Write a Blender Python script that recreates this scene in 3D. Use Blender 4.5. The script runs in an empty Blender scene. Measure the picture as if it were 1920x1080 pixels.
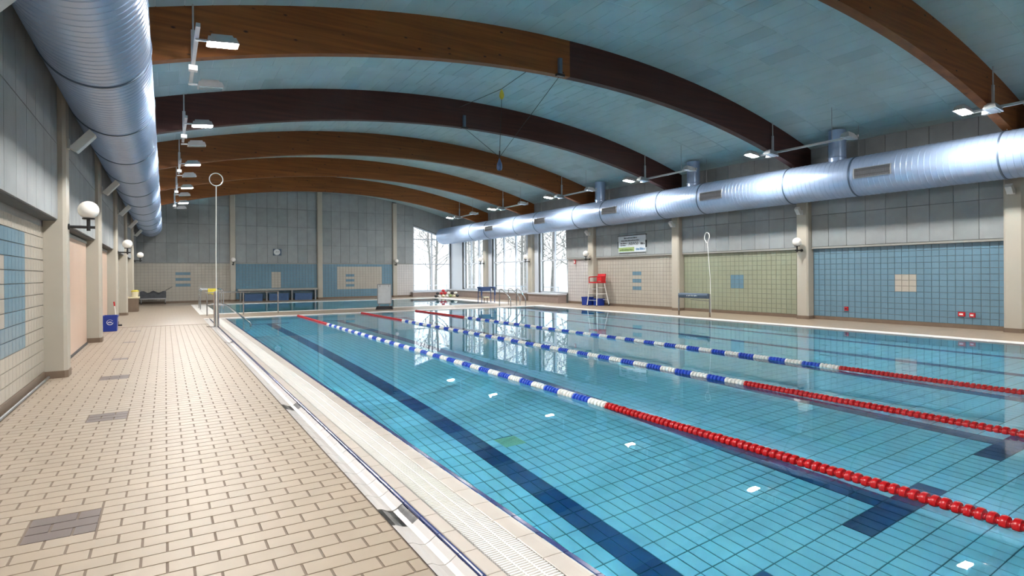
import bpy, math, random
import numpy as np
from mathutils import Vector, Matrix

sc = bpy.context.scene
COL = sc.collection
random.seed(7)
PI = math.pi

# ------------------------------------------------------------------ camera
EYE = np.array([0.0, 0.0, 1.6])
FPX, YAW, PITCH, ROLL, CX, CY = 1076.67, 0.543450, -0.001983, -0.006854, 960.0, 516.72
def cam_axes():
    F = np.array([math.sin(YAW)*math.cos(PITCH), math.cos(YAW)*math.cos(PITCH), math.sin(PITCH)])
    R = np.array([math.cos(YAW), -math.sin(YAW), 0.0]); U = np.cross(R, F)
    c, s = math.cos(ROLL), math.sin(ROLL)
    return np.array([c*R + s*U, -s*R + c*U, F])
CAM = cam_axes()
cd = bpy.data.cameras.new('camera'); cam = bpy.data.objects.new('camera', cd); COL.objects.link(cam)
cd.sensor_width = 36.0; cd.lens = FPX/1920*36; cd.shift_y = -(540-CY)/1920; cd.clip_start = .05; cd.clip_end = 400
mw = Matrix.Identity(4)
for i in range(3):
    mw[i][0] = CAM[0][i]; mw[i][1] = CAM[1][i]; mw[i][2] = -CAM[2][i]; mw[i][3] = EYE[i]
cam.matrix_world = mw
sc.camera = cam

# ------------------------------------------------------------------ world, exposure
vs = sc.view_settings
vs.view_transform = 'Standard'; vs.look = 'None'; vs.gamma = 1.0; vs.use_curve_mapping = False
vs.exposure = 0.0
LAMP_L = 1250.0          # radiance of the glass of each lit floodlight
SKY = 3.0                # overcast winter sky
w = bpy.data.worlds.new('overcast_sky'); sc.world = w; w.use_nodes = True
bg = w.node_tree.nodes['Background']; bg.inputs[0].default_value = (0.93, 0.97, 1.0, 1); bg.inputs[1].default_value = SKY
sc.cycles.max_bounces = 10; sc.cycles.diffuse_bounces = 5; sc.cycles.glossy_bounces = 5
sc.cycles.transmission_bounces = 8; sc.cycles.transparent_max_bounces = 12
sc.cycles.sample_clamp_indirect = 0.0; sc.cycles.caustics_refractive = True; sc.cycles.caustics_reflective = True

# ------------------------------------------------------------------ pixel helpers
def ray(u, v):
    return CAM.T @ np.array([(u-CX)/FPX, (CY-v)/FPX, 1.0])
def gp(u, v, z=0.0):
    r = ray(u, v); return EYE + r*((z-EYE[2])/r[2])
def onx(u, v, x):
    r = ray(u, v); return EYE + r*(x/r[0])
def ony(u, v, y):
    r = ray(u, v); return EYE + r*(y/r[1])
def proj(p):
    c = CAM @ (np.asarray(p, float)-EYE)
    if c[2] < .05: return None
    return CX+FPX*c[0]/c[2], CY-FPX*c[1]/c[2], c[2]

# ------------------------------------------------------------------ materials
def lin(c):
    return tuple(((x/255+.055)/1.055)**2.4 if x > 10.3 else x/255/12.92 for x in c)
MATS = {}
def mat(name, rgb, rough=.5, metal=0.0, var=.06, scale=6.0, bump=0.0, bscale=40.0, spec=.5, emit=None, stretch=(1, 1, 1), coat=0.0):
    m = bpy.data.materials.new(name); m.use_nodes = True; nt = m.node_tree; b = nt.nodes['Principled BSDF']
    c = lin(rgb)
    b.inputs['Roughness'].default_value = rough; b.inputs['Metallic'].default_value = metal
    b.inputs['Specular IOR Level'].default_value = spec; b.inputs['Coat Weight'].default_value = coat
    tc = nt.nodes.new('ShaderNodeTexCoord'); mp = nt.nodes.new('ShaderNodeMapping'); mp.inputs['Scale'].default_value = stretch
    geo = nt.nodes.new('ShaderNodeNewGeometry')
    nt.links.new(geo.outputs['Position'], mp.inputs['Vector'])
    n = nt.nodes.new('ShaderNodeTexNoise'); n.inputs['Scale'].default_value = scale; n.inputs['Detail'].default_value = 3
    nt.links.new(mp.outputs[0], n.inputs['Vector'])
    r = nt.nodes.new('ShaderNodeValToRGB'); nt.links.new(n.outputs['Fac'], r.inputs[0])
    r.color_ramp.elements[0].position = .3; r.color_ramp.elements[1].position = .7
    r.color_ramp.elements[0].color = (*[x*(1-var) for x in c], 1); r.color_ramp.elements[1].color = (*[min(1, x*(1+var)) for x in c], 1)
    nt.links.new(r.outputs[0], b.inputs['Base Color'])
    if bump:
        n2 = nt.nodes.new('ShaderNodeTexNoise'); n2.inputs['Scale'].default_value = bscale; n2.inputs['Detail'].default_value = 4
        nt.links.new(mp.outputs[0], n2.inputs['Vector'])
        bp = nt.nodes.new('ShaderNodeBump'); bp.inputs['Strength'].default_value = bump; bp.inputs['Distance'].default_value = .01
        nt.links.new(n2.outputs['Fac'], bp.inputs['Height']); nt.links.new(bp.outputs[0], b.inputs['Normal'])
    if emit:
        b.inputs['Emission Color'].default_value = (*emit[:3], 1); b.inputs['Emission Strength'].default_value = emit[3]
    MATS[name] = m
    return m
def brick_mat(name, rgb, grout, bw, bh, joint, plane='xy', off=.5, rough=.4):
    m = bpy.data.materials.new(name); m.use_nodes = True; nt = m.node_tree; b = nt.nodes['Principled BSDF']
    geo = nt.nodes.new('ShaderNodeNewGeometry'); sp = nt.nodes.new('ShaderNodeSeparateXYZ'); cb = nt.nodes.new('ShaderNodeCombineXYZ')
    nt.links.new(geo.outputs['Position'], sp.inputs[0])
    nt.links.new(sp.outputs['XYZ'.index(plane[0].upper())], cb.inputs[0]); nt.links.new(sp.outputs['XYZ'.index(plane[1].upper())], cb.inputs[1])
    t = nt.nodes.new('ShaderNodeTexBrick'); t.offset = off; t.squash = 1
    t.inputs['Scale'].default_value = 1; t.inputs['Brick Width'].default_value = bw; t.inputs['Row Height'].default_value = bh
    t.inputs['Mortar Size'].default_value = joint; t.inputs['Mortar Smooth'].default_value = .1
    c = lin(rgb); t.inputs['Color1'].default_value = (*[x*.96 for x in c], 1); t.inputs['Color2'].default_value = (*[min(1, x*1.04) for x in c], 1)
    t.inputs['Mortar'].default_value = (*lin(grout), 1)
    nt.links.new(cb.outputs[0], t.inputs['Vector']); nt.links.new(t.outputs['Color'], b.inputs['Base Color'])
    b.inputs['Roughness'].default_value = rough
    MATS[name] = m
def wood_mat(name, rgb, dark, knots=True):
    m = bpy.data.materials.new(name); m.use_nodes = True; nt = m.node_tree; b = nt.nodes['Principled BSDF']
    geo = nt.nodes.new('ShaderNodeNewGeometry'); mp = nt.nodes.new('ShaderNodeMapping'); mp.inputs['Scale'].default_value = (.35, 3, 9)
    nt.links.new(geo.outputs['Position'], mp.inputs['Vector'])
    n = nt.nodes.new('ShaderNodeTexNoise'); n.inputs['Scale'].default_value = 1.6; n.inputs['Detail'].default_value = 5
    nt.links.new(mp.outputs[0], n.inputs['Vector'])
    r = nt.nodes.new('ShaderNodeValToRGB'); nt.links.new(n.outputs['Fac'], r.inputs[0])
    r.color_ramp.elements[0].position = .3; r.color_ramp.elements[1].position = .72
    r.color_ramp.elements[0].color = (*lin(dark), 1); r.color_ramp.elements[1].color = (*lin(rgb), 1)
    col = r.outputs[0]
    if knots:
        mp2 = nt.nodes.new('ShaderNodeMapping'); mp2.inputs['Scale'].default_value = (1.6, 1, 3.4)
        nt.links.new(geo.outputs['Position'], mp2.inputs['Vector'])
        v = nt.nodes.new('ShaderNodeTexVoronoi'); v.inputs['Scale'].default_value = 1.5; nt.links.new(mp2.outputs[0], v.inputs['Vector'])
        r2 = nt.nodes.new('ShaderNodeValToRGB'); nt.links.new(v.outputs['Distance'], r2.inputs[0])
        r2.color_ramp.elements[0].position = .06; r2.color_ramp.elements[1].position = .13
        r2.color_ramp.elements[0].color = (.12, .09, .08, 1); r2.color_ramp.elements[1].color = (1, 1, 1, 1)
        mx = nt.nodes.new('ShaderNodeMix'); mx.data_type = 'RGBA'; mx.blend_type = 'MULTIPLY'; mx.inputs[0].default_value = 1
        nt.links.new(col, mx.inputs[6]); nt.links.new(r2.outputs[0], mx.inputs[7]); col = mx.outputs[2]
    nt.links.new(col, b.inputs['Base Color']); b.inputs['Roughness'].default_value = .7
    MATS[name] = m

mat('deck_tile', (158, 143, 126), .5, var=.05, scale=3)
mat('deck_tile_dark', (104, 92, 88), .42, var=.05, scale=5)
mat('grout', (116, 102, 90), .8)
brick_mat('deck_far', (154, 137, 118), (130, 115, 99), .2545, .1403, .008)
mat('gutter_white', (188, 183, 179), .38, var=.03, scale=2)
brick_mat('deck_left_far', (157, 142, 125), (140, 126, 111), .2545, .1403, .006)
mat('edge_white', (236, 232, 228), .3, var=.02, scale=2)
mat('kerb_cream', (198, 188, 178), .3, var=.04, scale=3)
mat('coping', (196, 187, 178), .3, var=.05, scale=4)
mat('grate_white', (228, 225, 220), .35, var=.02)
mat('navy_tile', (46, 60, 112), .18, var=.1, scale=8)
mat('drain_steel', (112, 110, 108), .3, metal=.9, var=.25, scale=18)
mat('slot_dark', (74, 72, 72), .7)
mat('pool_tile', (142, 228, 254), .35, var=.05, scale=2.2)
mat('pool_grout', (32, 112, 148), .8)
mat('lane_tile', (14, 84, 140), .35, var=.08, scale=5)
mat('wall_cream', (176, 170, 159), .25, var=.03, scale=2)
mat('wall_white', (196, 192, 190), .25, var=.03, scale=2)
mat('wall_blue', (104, 136, 154), .25, var=.05, scale=2)
mat('wall_green', (148, 153, 132), .25, var=.04, scale=2)
mat('wall_grout', (140, 140, 136), .8)
mat('panel_grey', (147, 151, 152), .85, var=.07, scale=2.5, bump=.35, bscale=90)
mat('panel_dark', (140, 145, 146), .85, var=.07, scale=2.5, bump=.35, bscale=90)
mat('panel_back', (96, 98, 98), .9)
mat('column_paint', (176, 170, 157), .5, var=.03, scale=1.5)
mat('base_brown', (118, 101, 86), .5, var=.08, scale=5)
mat('ledge_grey', (150, 150, 144), .5)
mat('door_peach', (206, 178, 158), .35, var=.03, scale=1.2)
mat('ceiling_panel', (167, 187, 189), .8, var=.05, scale=1.4, bump=.15, bscale=70)
mat('ceiling_panel_dark', (157, 177, 180), .8, var=.05, scale=1.4, bump=.15, bscale=70)
mat('ceiling_joint', (196, 208, 210), .8)
wood_mat('wood_light', (142, 85, 32), (110, 62, 20))
wood_mat('wood_mid', (128, 76, 30), (98, 56, 20))
wood_mat('wood_dark', (72, 38, 30), (54, 28, 22), False)
mat('duct', (158, 177, 206), .32, metal=.35, var=.04, scale=1.5)
mat('duct_band', (96, 112, 132), .4, metal=.6)
mat('grille_dark', (92, 96, 102), .5, metal=.4)
mat('steel', (188, 188, 190), .22, metal=1.0, var=.05)
mat('steel_dull', (150, 152, 154), .38, metal=.9)
mat('lamp_grey', (176, 180, 182), .4, metal=.4)
mat('lamp_glass_off', (150, 165, 170), .15)
mat('lamp_glass_on', (255, 255, 255), .2, emit=(1.0, .97, .93, LAMP_L))
mat('white_paint', (232, 232, 228), .4, var=.02)
mat('spot_white', (206, 208, 204), .45, var=.03)
mat('globe_opal', (240, 236, 230), .12, var=.01, coat=.4)
mat('black_paint', (24, 24, 26), .4)
mat('black_rubber', (38, 38, 42), .65)
mat('red_float', (186, 16, 24), .28, var=.05)
mat('blue_float', (32, 78, 196), .28, var=.05)
mat('white_float', (236, 238, 232), .3, var=.02)
mat('red_paint', (190, 28, 38), .4)
mat('blue_plastic', (24, 56, 150), .35, var=.05)
mat('blue_fabric', (58, 84, 132), .7, var=.08)
mat('box_blue', (62, 92, 132), .5, var=.08)
mat('slate_roll', (74, 92, 112), .65, var=.08)
mat('green_print', (150, 172, 110), .5)
mat('blue_print', (70, 120, 160), .5)
mat('ink', (48, 56, 62), .6)
mat('sign_face', (206, 214, 220), .4)
mat('sheet_grey', (200, 204, 206), .3)
mat('window_white', (196, 202, 211), .35, var=.01)
mat('sill_brown', (150, 134, 128), .45, var=.06)
mat('yellow', (206, 190, 60), .6, var=.1)
mat('yellow_hook', (196, 178, 48), .4)
mat('cream_plastic', (230, 222, 190), .5)
mat('tarp', (62, 66, 72), .6, var=.2)
mat('orange_bristle', (170, 120, 80), .8)
mat('snow', (232, 236, 240), .8)
mat('bark', (136, 134, 131), .9, var=.3, scale=8)
mat('drain_cover', (150, 226, 204), .5)
def water_mat(name, tint, wave):
    m = bpy.data.materials.new(name); m.use_nodes = True; nt = m.node_tree; nt.nodes.clear()
    out = nt.nodes.new('ShaderNodeOutputMaterial'); rf = nt.nodes.new('ShaderNodeBsdfRefraction'); gl = nt.nodes.new('ShaderNodeBsdfGlossy')
    fr = nt.nodes.new('ShaderNodeFresnel'); mx = nt.nodes.new('ShaderNodeMixShader')
    rf.inputs['IOR'].default_value = 1.33; rf.inputs['Roughness'].default_value = 0; rf.inputs['Color'].default_value = (*tint, 1)
    gl.inputs['Roughness'].default_value = .0; fr.inputs['IOR'].default_value = 1.33
    geo = nt.nodes.new('ShaderNodeNewGeometry'); n = nt.nodes.new('ShaderNodeTexNoise'); n.inputs['Scale'].default_value = 1.7; n.inputs['Detail'].default_value = 2
    nt.links.new(geo.outputs['Position'], n.inputs['Vector'])
    bp = nt.nodes.new('ShaderNodeBump'); bp.inputs['Strength'].default_value = wave; bp.inputs['Distance'].default_value = .02
    nt.links.new(n.outputs['Fac'], bp.inputs['Height'])
    for s in (rf, gl, fr): nt.links.new(bp.outputs[0], s.inputs['Normal'])
    nt.links.new(fr.outputs[0], mx.inputs[0]); nt.links.new(rf.outputs[0], mx.inputs[1]); nt.links.new(gl.outputs[0], mx.inputs[2])
    nt.links.new(mx.outputs[0], out.inputs[0]); MATS[name] = m
water_mat('water', (.88, .98, 1.0), .05)
def glass_mat(name):
    m = bpy.data.materials.new(name); m.use_nodes = True; nt = m.node_tree; nt.nodes.clear()
    out = nt.nodes.new('ShaderNodeOutputMaterial'); tr = nt.nodes.new('ShaderNodeBsdfTransparent'); gl = nt.nodes.new('ShaderNodeBsdfGlossy')
    lw = nt.nodes.new('ShaderNodeLayerWeight'); lw.inputs[0].default_value = .5; mx = nt.nodes.new('ShaderNodeMixShader')
    pw = nt.nodes.new('ShaderNodeMath'); pw.operation = 'POWER'; pw.inputs[1].default_value = 5.0
    ma = nt.nodes.new('ShaderNodeMath'); ma.operation = 'MULTIPLY_ADD'; ma.inputs[1].default_value = .9; ma.inputs[2].default_value = .03
    nt.links.new(lw.outputs['Facing'], pw.inputs[0]); nt.links.new(pw.outputs[0], ma.inputs[0])
    tr.inputs[0].default_value = (.96, .98, .98, 1); gl.inputs['Roughness'].default_value = .02
    nt.links.new(ma.outputs[0], mx.inputs[0]); nt.links.new(tr.outputs[0], mx.inputs[1]); nt.links.new(gl.outputs[0], mx.inputs[2])
    nt.links.new(mx.outputs[0], out.inputs[0]); MATS[name] = m
glass_mat('glass')

# ------------------------------------------------------------------ mesh helpers
def base_of(o):
    p = Vector((0, 0, 0))
    while o is not None:
        p += o.location; o = o.parent
    return p
class MB:
    def __init__(s): s.v = []; s.f = []; s.m = []
    def quad(s, pts, m=0):
        i = len(s.v); s.v += [tuple(p) for p in pts]; s.f.append(tuple(range(i, i+len(pts)))); s.m.append(m); return s
    def box(s, x0, x1, y0, y1, z0, z1, m=0):
        i = len(s.v)
        s.v += [(x0, y0, z0), (x1, y0, z0), (x1, y1, z0), (x0, y1, z0), (x0, y0, z1), (x1, y0, z1), (x1, y1, z1), (x0, y1, z1)]
        for f in ((0, 3, 2, 1), (4, 5, 6, 7), (0, 1, 5, 4), (1, 2, 6, 5), (2, 3, 7, 6), (3, 0, 4, 7)):
            s.f.append(tuple(i+k for k in f)); s.m.append(m)
        return s
    def obox(s, c, ax, d, m=0, e=0.0):
        """box centred at c with axes ax (3 vectors) and full sizes d; e = inset of the +n face"""
        c = np.asarray(c, float); u, v, n = [np.asarray(a, float) for a in ax]; i = len(s.v)
        for k, ee in ((-.5, 0.0), (.5, e)):
            for a, b in ((-1, -1), (1, -1), (1, 1), (-1, 1)):
                s.v.append(tuple(c + u*a*(d[0]/2-ee) + v*b*(d[1]/2-ee) + n*k*d[2]))
        for f in ((0, 3, 2, 1), (4, 5, 6, 7), (0, 1, 5, 4), (1, 2, 6, 5), (2, 3, 7, 6), (3, 0, 4, 7)):
            s.f.append(tuple(i+k for k in f)); s.m.append(m)
        return s
    def tube(s, pts, r, seg=8, m=0, caps=True, closed=False):
        P = [np.asarray(p, float) for p in pts]; n = len(P); rr = r if isinstance(r, (list, tuple)) else [r]*n
        rings = []; up = None
        for k in range(n):
            a = P[k-1] if (k > 0 or closed) else P[k]; b = P[(k+1) % n] if (k < n-1 or closed) else P[k]
            t = b-a; t = t/(np.linalg.norm(t)+1e-9)
            if up is None: up = np.array([0, 0, 1.0]) if abs(t[2]) < .9 else np.array([1.0, 0, 0])
            x = np.cross(up, t); x /= np.linalg.norm(x)+1e-9; y = np.cross(t, x); up = y
            i = len(s.v)
            for q in range(seg):
                an = 2*PI*q/seg; s.v.append(tuple(P[k] + rr[k]*(x*math.cos(an)+y*math.sin(an))))
            rings.append(i)
        for k in range(n if closed else n-1):
            a, b = rings[k], rings[(k+1) % n]
            for q in range(seg):
                s.f.append((a+q, a+(q+1) % seg, b+(q+1) % seg, b+q)); s.m.append(m)
        if caps and not closed:
            s.f.append(tuple(rings[0]+q for q in reversed(range(seg)))); s.m.append(m)
            s.f.append(tuple(rings[-1]+q for q in range(seg))); s.m.append(m)
        return s
    def lathe(s, prof, o, ax, seg=16, m=0):
        """prof: list of (radius, distance along axis)"""
        o = np.asarray(o, float); t = np.asarray(ax, float); t = t/np.linalg.norm(t)
        h = np.array([0, 0, 1.0]) if abs(t[2]) < .9 else np.array([1.0, 0, 0])
        x = np.cross(h, t); x /= np.linalg.norm(x); y = np.cross(t, x); rings = []
        for r, d in prof:
            i = len(s.v)
            for q in range(seg):
                an = 2*PI*q/seg; s.v.append(tuple(o+t*d+max(r, 1e-5)*(x*math.cos(an)+y*math.sin(an))))
            rings.append(i)
        for a, b in zip(rings, rings[1:]):
            for q in range(seg):
                s.f.append((a+q, a+(q+1) % seg, b+(q+1) % seg, b+q)); s.m.append(m)
        if prof[0][0] > 1e-4: s.f.append(tuple(rings[0]+q for q in reversed(range(seg)))); s.m.append(m)
        if prof[-1][0] > 1e-4: s.f.append(tuple(rings[-1]+q for q in range(seg))); s.m.append(m)
        return s
    def ball(s, c, r, seg=16, rings=10, m=0, sq=(1, 1, 1)):
        c = np.asarray(c, float); i0 = len(s.v)
        for a in range(rings+1):
            th = PI*a/rings
            for q in range(seg):
                ph = 2*PI*q/seg
                s.v.append((c[0]+r*sq[0]*math.sin(th)*math.cos(ph), c[1]+r*sq[1]*math.sin(th)*math.sin(ph), c[2]+r*sq[2]*math.cos(th)))
        for a in range(rings):
            for q in range(seg):
                s.f.append((i0+a*seg+q, i0+(a+1)*seg+q, i0+(a+1)*seg+(q+1) % seg, i0+a*seg+(q+1) % seg)); s.m.append(m)
        return s
    def mesh(s, name, mats, off=(0, 0, 0), smooth=False):
        me = bpy.data.meshes.new(name)
        me.from_pydata([(a-off[0], b-off[1], c-off[2]) for a, b, c in s.v], [], s.f)
        for k in ([mats] if isinstance(mats, str) else mats): me.materials.append(MATS[k])
        me.polygons.foreach_set('material_index', s.m)
        if smooth:
            me.polygons.foreach_set('use_smooth', [True]*len(me.polygons))
            try: me.set_sharp_from_angle(angle=math.radians(38))
            except Exception: pass
        me.update(); return me
    def build(s, name, mats, parent=None, smooth=False, kind=None):
        off = base_of(parent) if parent is not None else Vector((0, 0, 0))
        o = bpy.data.objects.new(name, s.mesh(name, mats, off, smooth)); COL.objects.link(o)
        if parent is not None: o.parent = parent
        if kind: o['kind'] = kind
        return o
def tag(o, label, cat, group=None, kind=None):
    o['label'] = label; o['category'] = cat
    if group: o['group'] = group
    if kind: o['kind'] = kind
    return o
def thing(name, label, cat, loc, group=None):
    o = bpy.data.objects.new(name, None); COL.objects.link(o); o.location = loc; o.empty_display_size = .1
    return tag(o, label, cat, group)
def struct(o, label=None):
    o['kind'] = 'structure'
    if label: o['label'] = label
    return o
EX, EY, EZ = (1, 0, 0), (0, 1, 0), (0, 0, 1)
PMESH = {}
def seen_area(p):
    c, ax, d = np.asarray(p[0]), p[1], p[2]; q = []
    for a, b in ((-1, -1), (1, -1), (1, 1), (-1, 1)):
        r = proj(c+np.asarray(ax[0])*a*d[0]/2+np.asarray(ax[1])*b*d[1]/2)
        if r is None: return 0
        q.append(r[:2])
    m = np.mean(q, 0)
    if not (-10 < m[0] < 1930 and -10 < m[1] < 1090): return 0
    return abs(sum(q[i][0]*q[(i+1) % 4][1]-q[(i+1) % 4][0]*q[i][1] for i in range(4)))/2
def place_pieces(pieces, parent, names, stuff, n=300, inset=.003):
    """pieces: (centre, axes, sizes, material). The n that show largest become objects, the rest one stuff part"""
    ar = [seen_area(p) for p in pieces]
    order = sorted(range(len(pieces)), key=lambda i: -ar[i]); big = set(i for i in order[:n] if ar[i] > 0)
    rest = MB(); mk = sorted(set(p[3] for p in pieces)); mi = {k: i for i, k in enumerate(mk)}
    for i, (c, ax, d, k) in enumerate(pieces):
        if i in big:
            key = (round(d[0], 4), round(d[1], 4), round(d[2], 4), k)
            if key not in PMESH: PMESH[key] = MB().obox((0, 0, 0), (EX, EY, EZ), d, 0, inset).mesh(names if isinstance(names, str) else names[k], k)
            nm = names if isinstance(names, str) else names.get(k, names[''])
            o = bpy.data.objects.new(nm, PMESH[key]); COL.objects.link(o); o.parent = parent
            M = Matrix.Identity(4)
            for r in range(3):
                M[r][0] = ax[0][r]; M[r][1] = ax[1][r]; M[r][2] = ax[2][r]; M[r][3] = c[r]
            o.matrix_basis = M
        else:
            rest.obox(c, ax, d, mi[k], inset)
    if rest.f: rest.build(stuff, mk, parent, kind='stuff')

# ================================================================== THE HALL
XL, XLU, XLC = -1.65, -1.47, -1.35          # left wall: tile face, upper face, column face
XR, XRU, XRC = 19.12, 19.02, 18.78          # right wall likewise
YN, YF = -6.2, 40.6                         # near and far wall
YB = [5.82+5.76*n for n in range(-2, 6)]    # near faces of the glulam beams
X0, ZT, RT, ZB, RB = 8.78, 7.451, 32.95, 6.549, 32.47
def ztop(x): return ZT-RT+math.sqrt(RT*RT-(x-X0)**2)
def zbot(x): return ZB-RB+math.sqrt(RB*RB-(x-X0)**2)
P1 = (1.96, 16.0, .3, 24.35)                # pool edges x0 x1 y0 y1
P2 = (1.96, 15.8, 27.75, 36.9)
WATER = -.016

# ---- floor
fl = MB()
def deck(x0, x1, y0, y1, m): fl.box(x0, x1, y0, y1, -.25, -.006 if m == 0 else 0.0, m)
YT = 22.0                                   # tiles are built up to here, then the material takes over
deck(XL-.2, 1.23, YN, 1.6, 1); deck(XL-.2, 1.23, 1.6, YT, 0); deck(XL-.2, 1.23, YT, YF, 2)
deck(1.23, 1.96, YN, P1[2], 1); deck(1.96, 16.0, YN, P1[2]-.02, 1)
deck(16.45, XR+.2, YN, 24.36, 1); deck(16.72, XR+.2, 24.36, YF, 1); deck(1.23, 16.72, 24.75, 27.35, 1); deck(1.23, 16.72, 37.3, YF, 1)
deck(16.0, 16.45, YN, P1[2], 1)
floor = fl.build('floor', ['grout', 'deck_far', 'deck_left_far']); struct(floor, 'beige brick-format tile deck around the two pools')
BL, BH = .2545, .1403
patches = [(-3*BL, -1.5*BL, 3.62+r*BH, 3.62+(r+3)*BH) for r in (6, 30)]
patches += [(-3.5*BL, -2*BL, 3.62+r*BH, 3.62+(r+3)*BH) for r in (52,)]+[(-3.5*BL, -2.5*BL, 3.62+r*BH, 3.62+(r+2)*BH) for r in (70, 94, 118)]
pieces = []
row = -15
while 3.62+row*BH < YT-.15:
    y0 = 3.62+row*BH; yc = y0+BH/2; off = 0 if row % 2 == 0 else BL/2
    if y0 < 1.6: row += 1; continue
    k = math.floor((XL-off)/BL)
    while off+k*BL < 1.23:
        a, b = off+k*BL, off+(k+1)*BL; k += 1
        a, b = max(a, XL), min(b, 1.225)
        cuts = [a, b]
        for (pa, pb, py0, py1) in patches:
            if py0-.01 < yc < py1+.01:
                cuts += [c for c in (pa, pb) if a+.02 < c < b-.02]
        cuts.sort()
        for c0, c1 in zip(cuts, cuts[1:]):
            if c1-c0 < .03: continue
            xc = (c0+c1)/2
            dk = any(pa < xc < pb and py0 < yc < py1 for pa, pb, py0, py1 in patches)
            pieces.append(((xc, yc, -.008), (EX, EY, EZ), (c1-c0-.011, BH-.006, .016), 'deck_tile_dark' if dk else 'deck_tile'))
    row += 1
place_pieces(pieces, floor, {'deck_tile': 'deck_tile', 'deck_tile_dark': 'dark_deck_tile', '': 'deck_tile'}, 'deck_tiles', inset=.002)

# ---- pool edge on the long side: concave gutter, navy line, kerb, grate, coping
TY = .29
tr = MB().box(1.23, 1.96, P1[2], 24.75, -.25, -.05); trim1 = struct(tr.build('trim_1', 'grout'), 'white overflow gutter and coping along the long pool edge')
prof = [(1.232, -.001), (1.26, -.004), (1.30, -.024), (1.34, -.032), (1.37, -.020), (1.395, -.004), (1.408, .004)]
drains = {11, 24, 52}
ny = int((24.75-P1[2])/TY)
def strip_mesh(name, prof, L, m):
    b = MB(); lo = -.05
    n = len(prof); xs = prof
    for i in range(n-1):
        (xa, za), (xb, zb) = xs[i], xs[i+1]
        b.quad([(xa, -L/2, za), (xb, -L/2, zb), (xb, L/2, zb), (xa, L/2, za)])
    for sgn in (-1, 1):
        pts = [(x, sgn*L/2, z) for x, z in xs]+[(xs[-1][0], sgn*L/2, lo), (xs[0][0], sgn*L/2, lo)]
        b.quad(pts if sgn < 0 else pts[::-1])
    return b.mesh(name, m, smooth=True)
gm, sm = strip_mesh('gutter_tile', prof, TY-.006, 'gutter_white'), strip_mesh('gutter_drain', [(x, z-.004) for x, z in prof], TY-.002, 'drain_steel')
nm = strip_mesh('navy_kerb_tile', [(1.416, .0), (1.420, .010), (1.428, .014), (1.438, .014), (1.446, .008), (1.449, .0)], TY-.006, 'navy_tile')
km = strip_mesh('kerb_tile', [(1.452, .004), (1.456, .008), (1.54, .008), (1.545, .003)], TY-.006, 'kerb_cream')
cm = strip_mesh('coping_tile', [(1.809, .002), (1.814, .005), (1.90, .006), (1.93, .004), (1.944, .002)], TY-.006, 'coping')
em = strip_mesh('pool_edge_tile', [(1.947, .002), (1.955, .002), (1.990, -.002), (1.998, -.02)], TY-.006, 'navy_tile')
for k in range(ny):
    y = 3.40-TY*10.5+TY*k+TY/2
    if y < P1[2]+.1 or y > 24.6: continue
    for me in (gm if k not in drains else sm, nm, km, cm, em):
        o = bpy.data.objects.new(me.name.split('.')[0], me); COL.objects.link(o); o.parent = trim1; o.location = (0, y, 0)
g = thing('overflow_grate', 'white plastic overflow grate running along the long pool edge', 'grate', (1.68, 12.5, -.03))
MB().box(1.552, 1.80, P1[2], 24.7, -.049, -.045).build('channel', 'slot_dark', g)
for x in (1.635, 1.72): MB().box(x-.006, x+.006, P1[2], 24.7, -.03, .006).build('rail', 'grate_white', g)
bars = []; y = P1[2]+.02
while y < 24.7:
    bars.append(((1.680, y, -.008), (EX, EY, EZ), (.252, .0185, .024), 'grate_white')); y += .0245
# the grate's empty stands at its base: shift pieces into its frame
bo = base_of(g)
ar = sorted(range(len(bars)), key=lambda i: -seen_area(bars[i])); big = set(ar[:300])
bm_ = MB().obox((0, 0, 0), (EX, EY, EZ), bars[0][2], 0, .003).mesh('grate_bar', 'grate_white'); rest = MB()
for i, b in enumerate(bars):
    if i in big:
        o = bpy.data.objects.new('grate_bar', bm_); COL.objects.link(o); o.parent = g; o.location = Vector(b[0])-bo
    else: rest.obox(b[0], b[1], b[2], 0, .003)
rest.build('grate_bars', 'grate_white', g, kind='stuff')

# ---- other pool edges
def edging(n, x0, x1, y0, y1, label, along):
    b = MB().box(x0, x1, y0, y1, -.25, -.004)
    o = struct(b.build('trim_%d' % n, 'gutter_white'), label)
    L = (x1-x0) if along == 'x' else (y1-y0); k = int(L/TY); ps = []
    W = (y1-y0) if along == 'x' else (x1-x0); nb = max(1, round(W/.2))
    for i in range(k):
        for j in range(nb):
            a = (i+.5)*L/k; c = (j+.5)*W/nb
            p = (x0+a, y0+c, -.002) if along == 'x' else (x0+c, y0+a, -.002)
            d = (L/k-.006, W/nb-.006, .02) if along == 'x' else (W/nb-.006, L/k-.006, .02)
            ps.append((p, (EX, EY, EZ), d, 'edge_white'))
    place_pieces(ps, o, 'coping_tile', 'coping_tiles', 300)
edging(2, 1.23, 16.72, 24.36, 24.75, 'white tiled edge between the lane pool and the beige walkway', 'x')
edging(3, 16.0, 16.45, P1[2], 24.36, 'white tiled pool edge in front of the coloured tile wall', 'y')
edging(4, 1.23, 16.72, 27.35, 27.74, 'white tiled edge of the shallow pool beside the walkway', 'x')
edging(5, 1.23, 1.96, 27.74, 36.92, 'white tiled edge at the end of the shallow pool', 'y')
edging(6, 1.23, 16.72, 36.92, 37.3, 'white tiled edge of the shallow pool under the blue tile wall', 'x')
edging(7, 15.82, 16.72, 27.74, 36.92, 'white tiled edge of the shallow pool in front of the windows', 'y')

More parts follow.
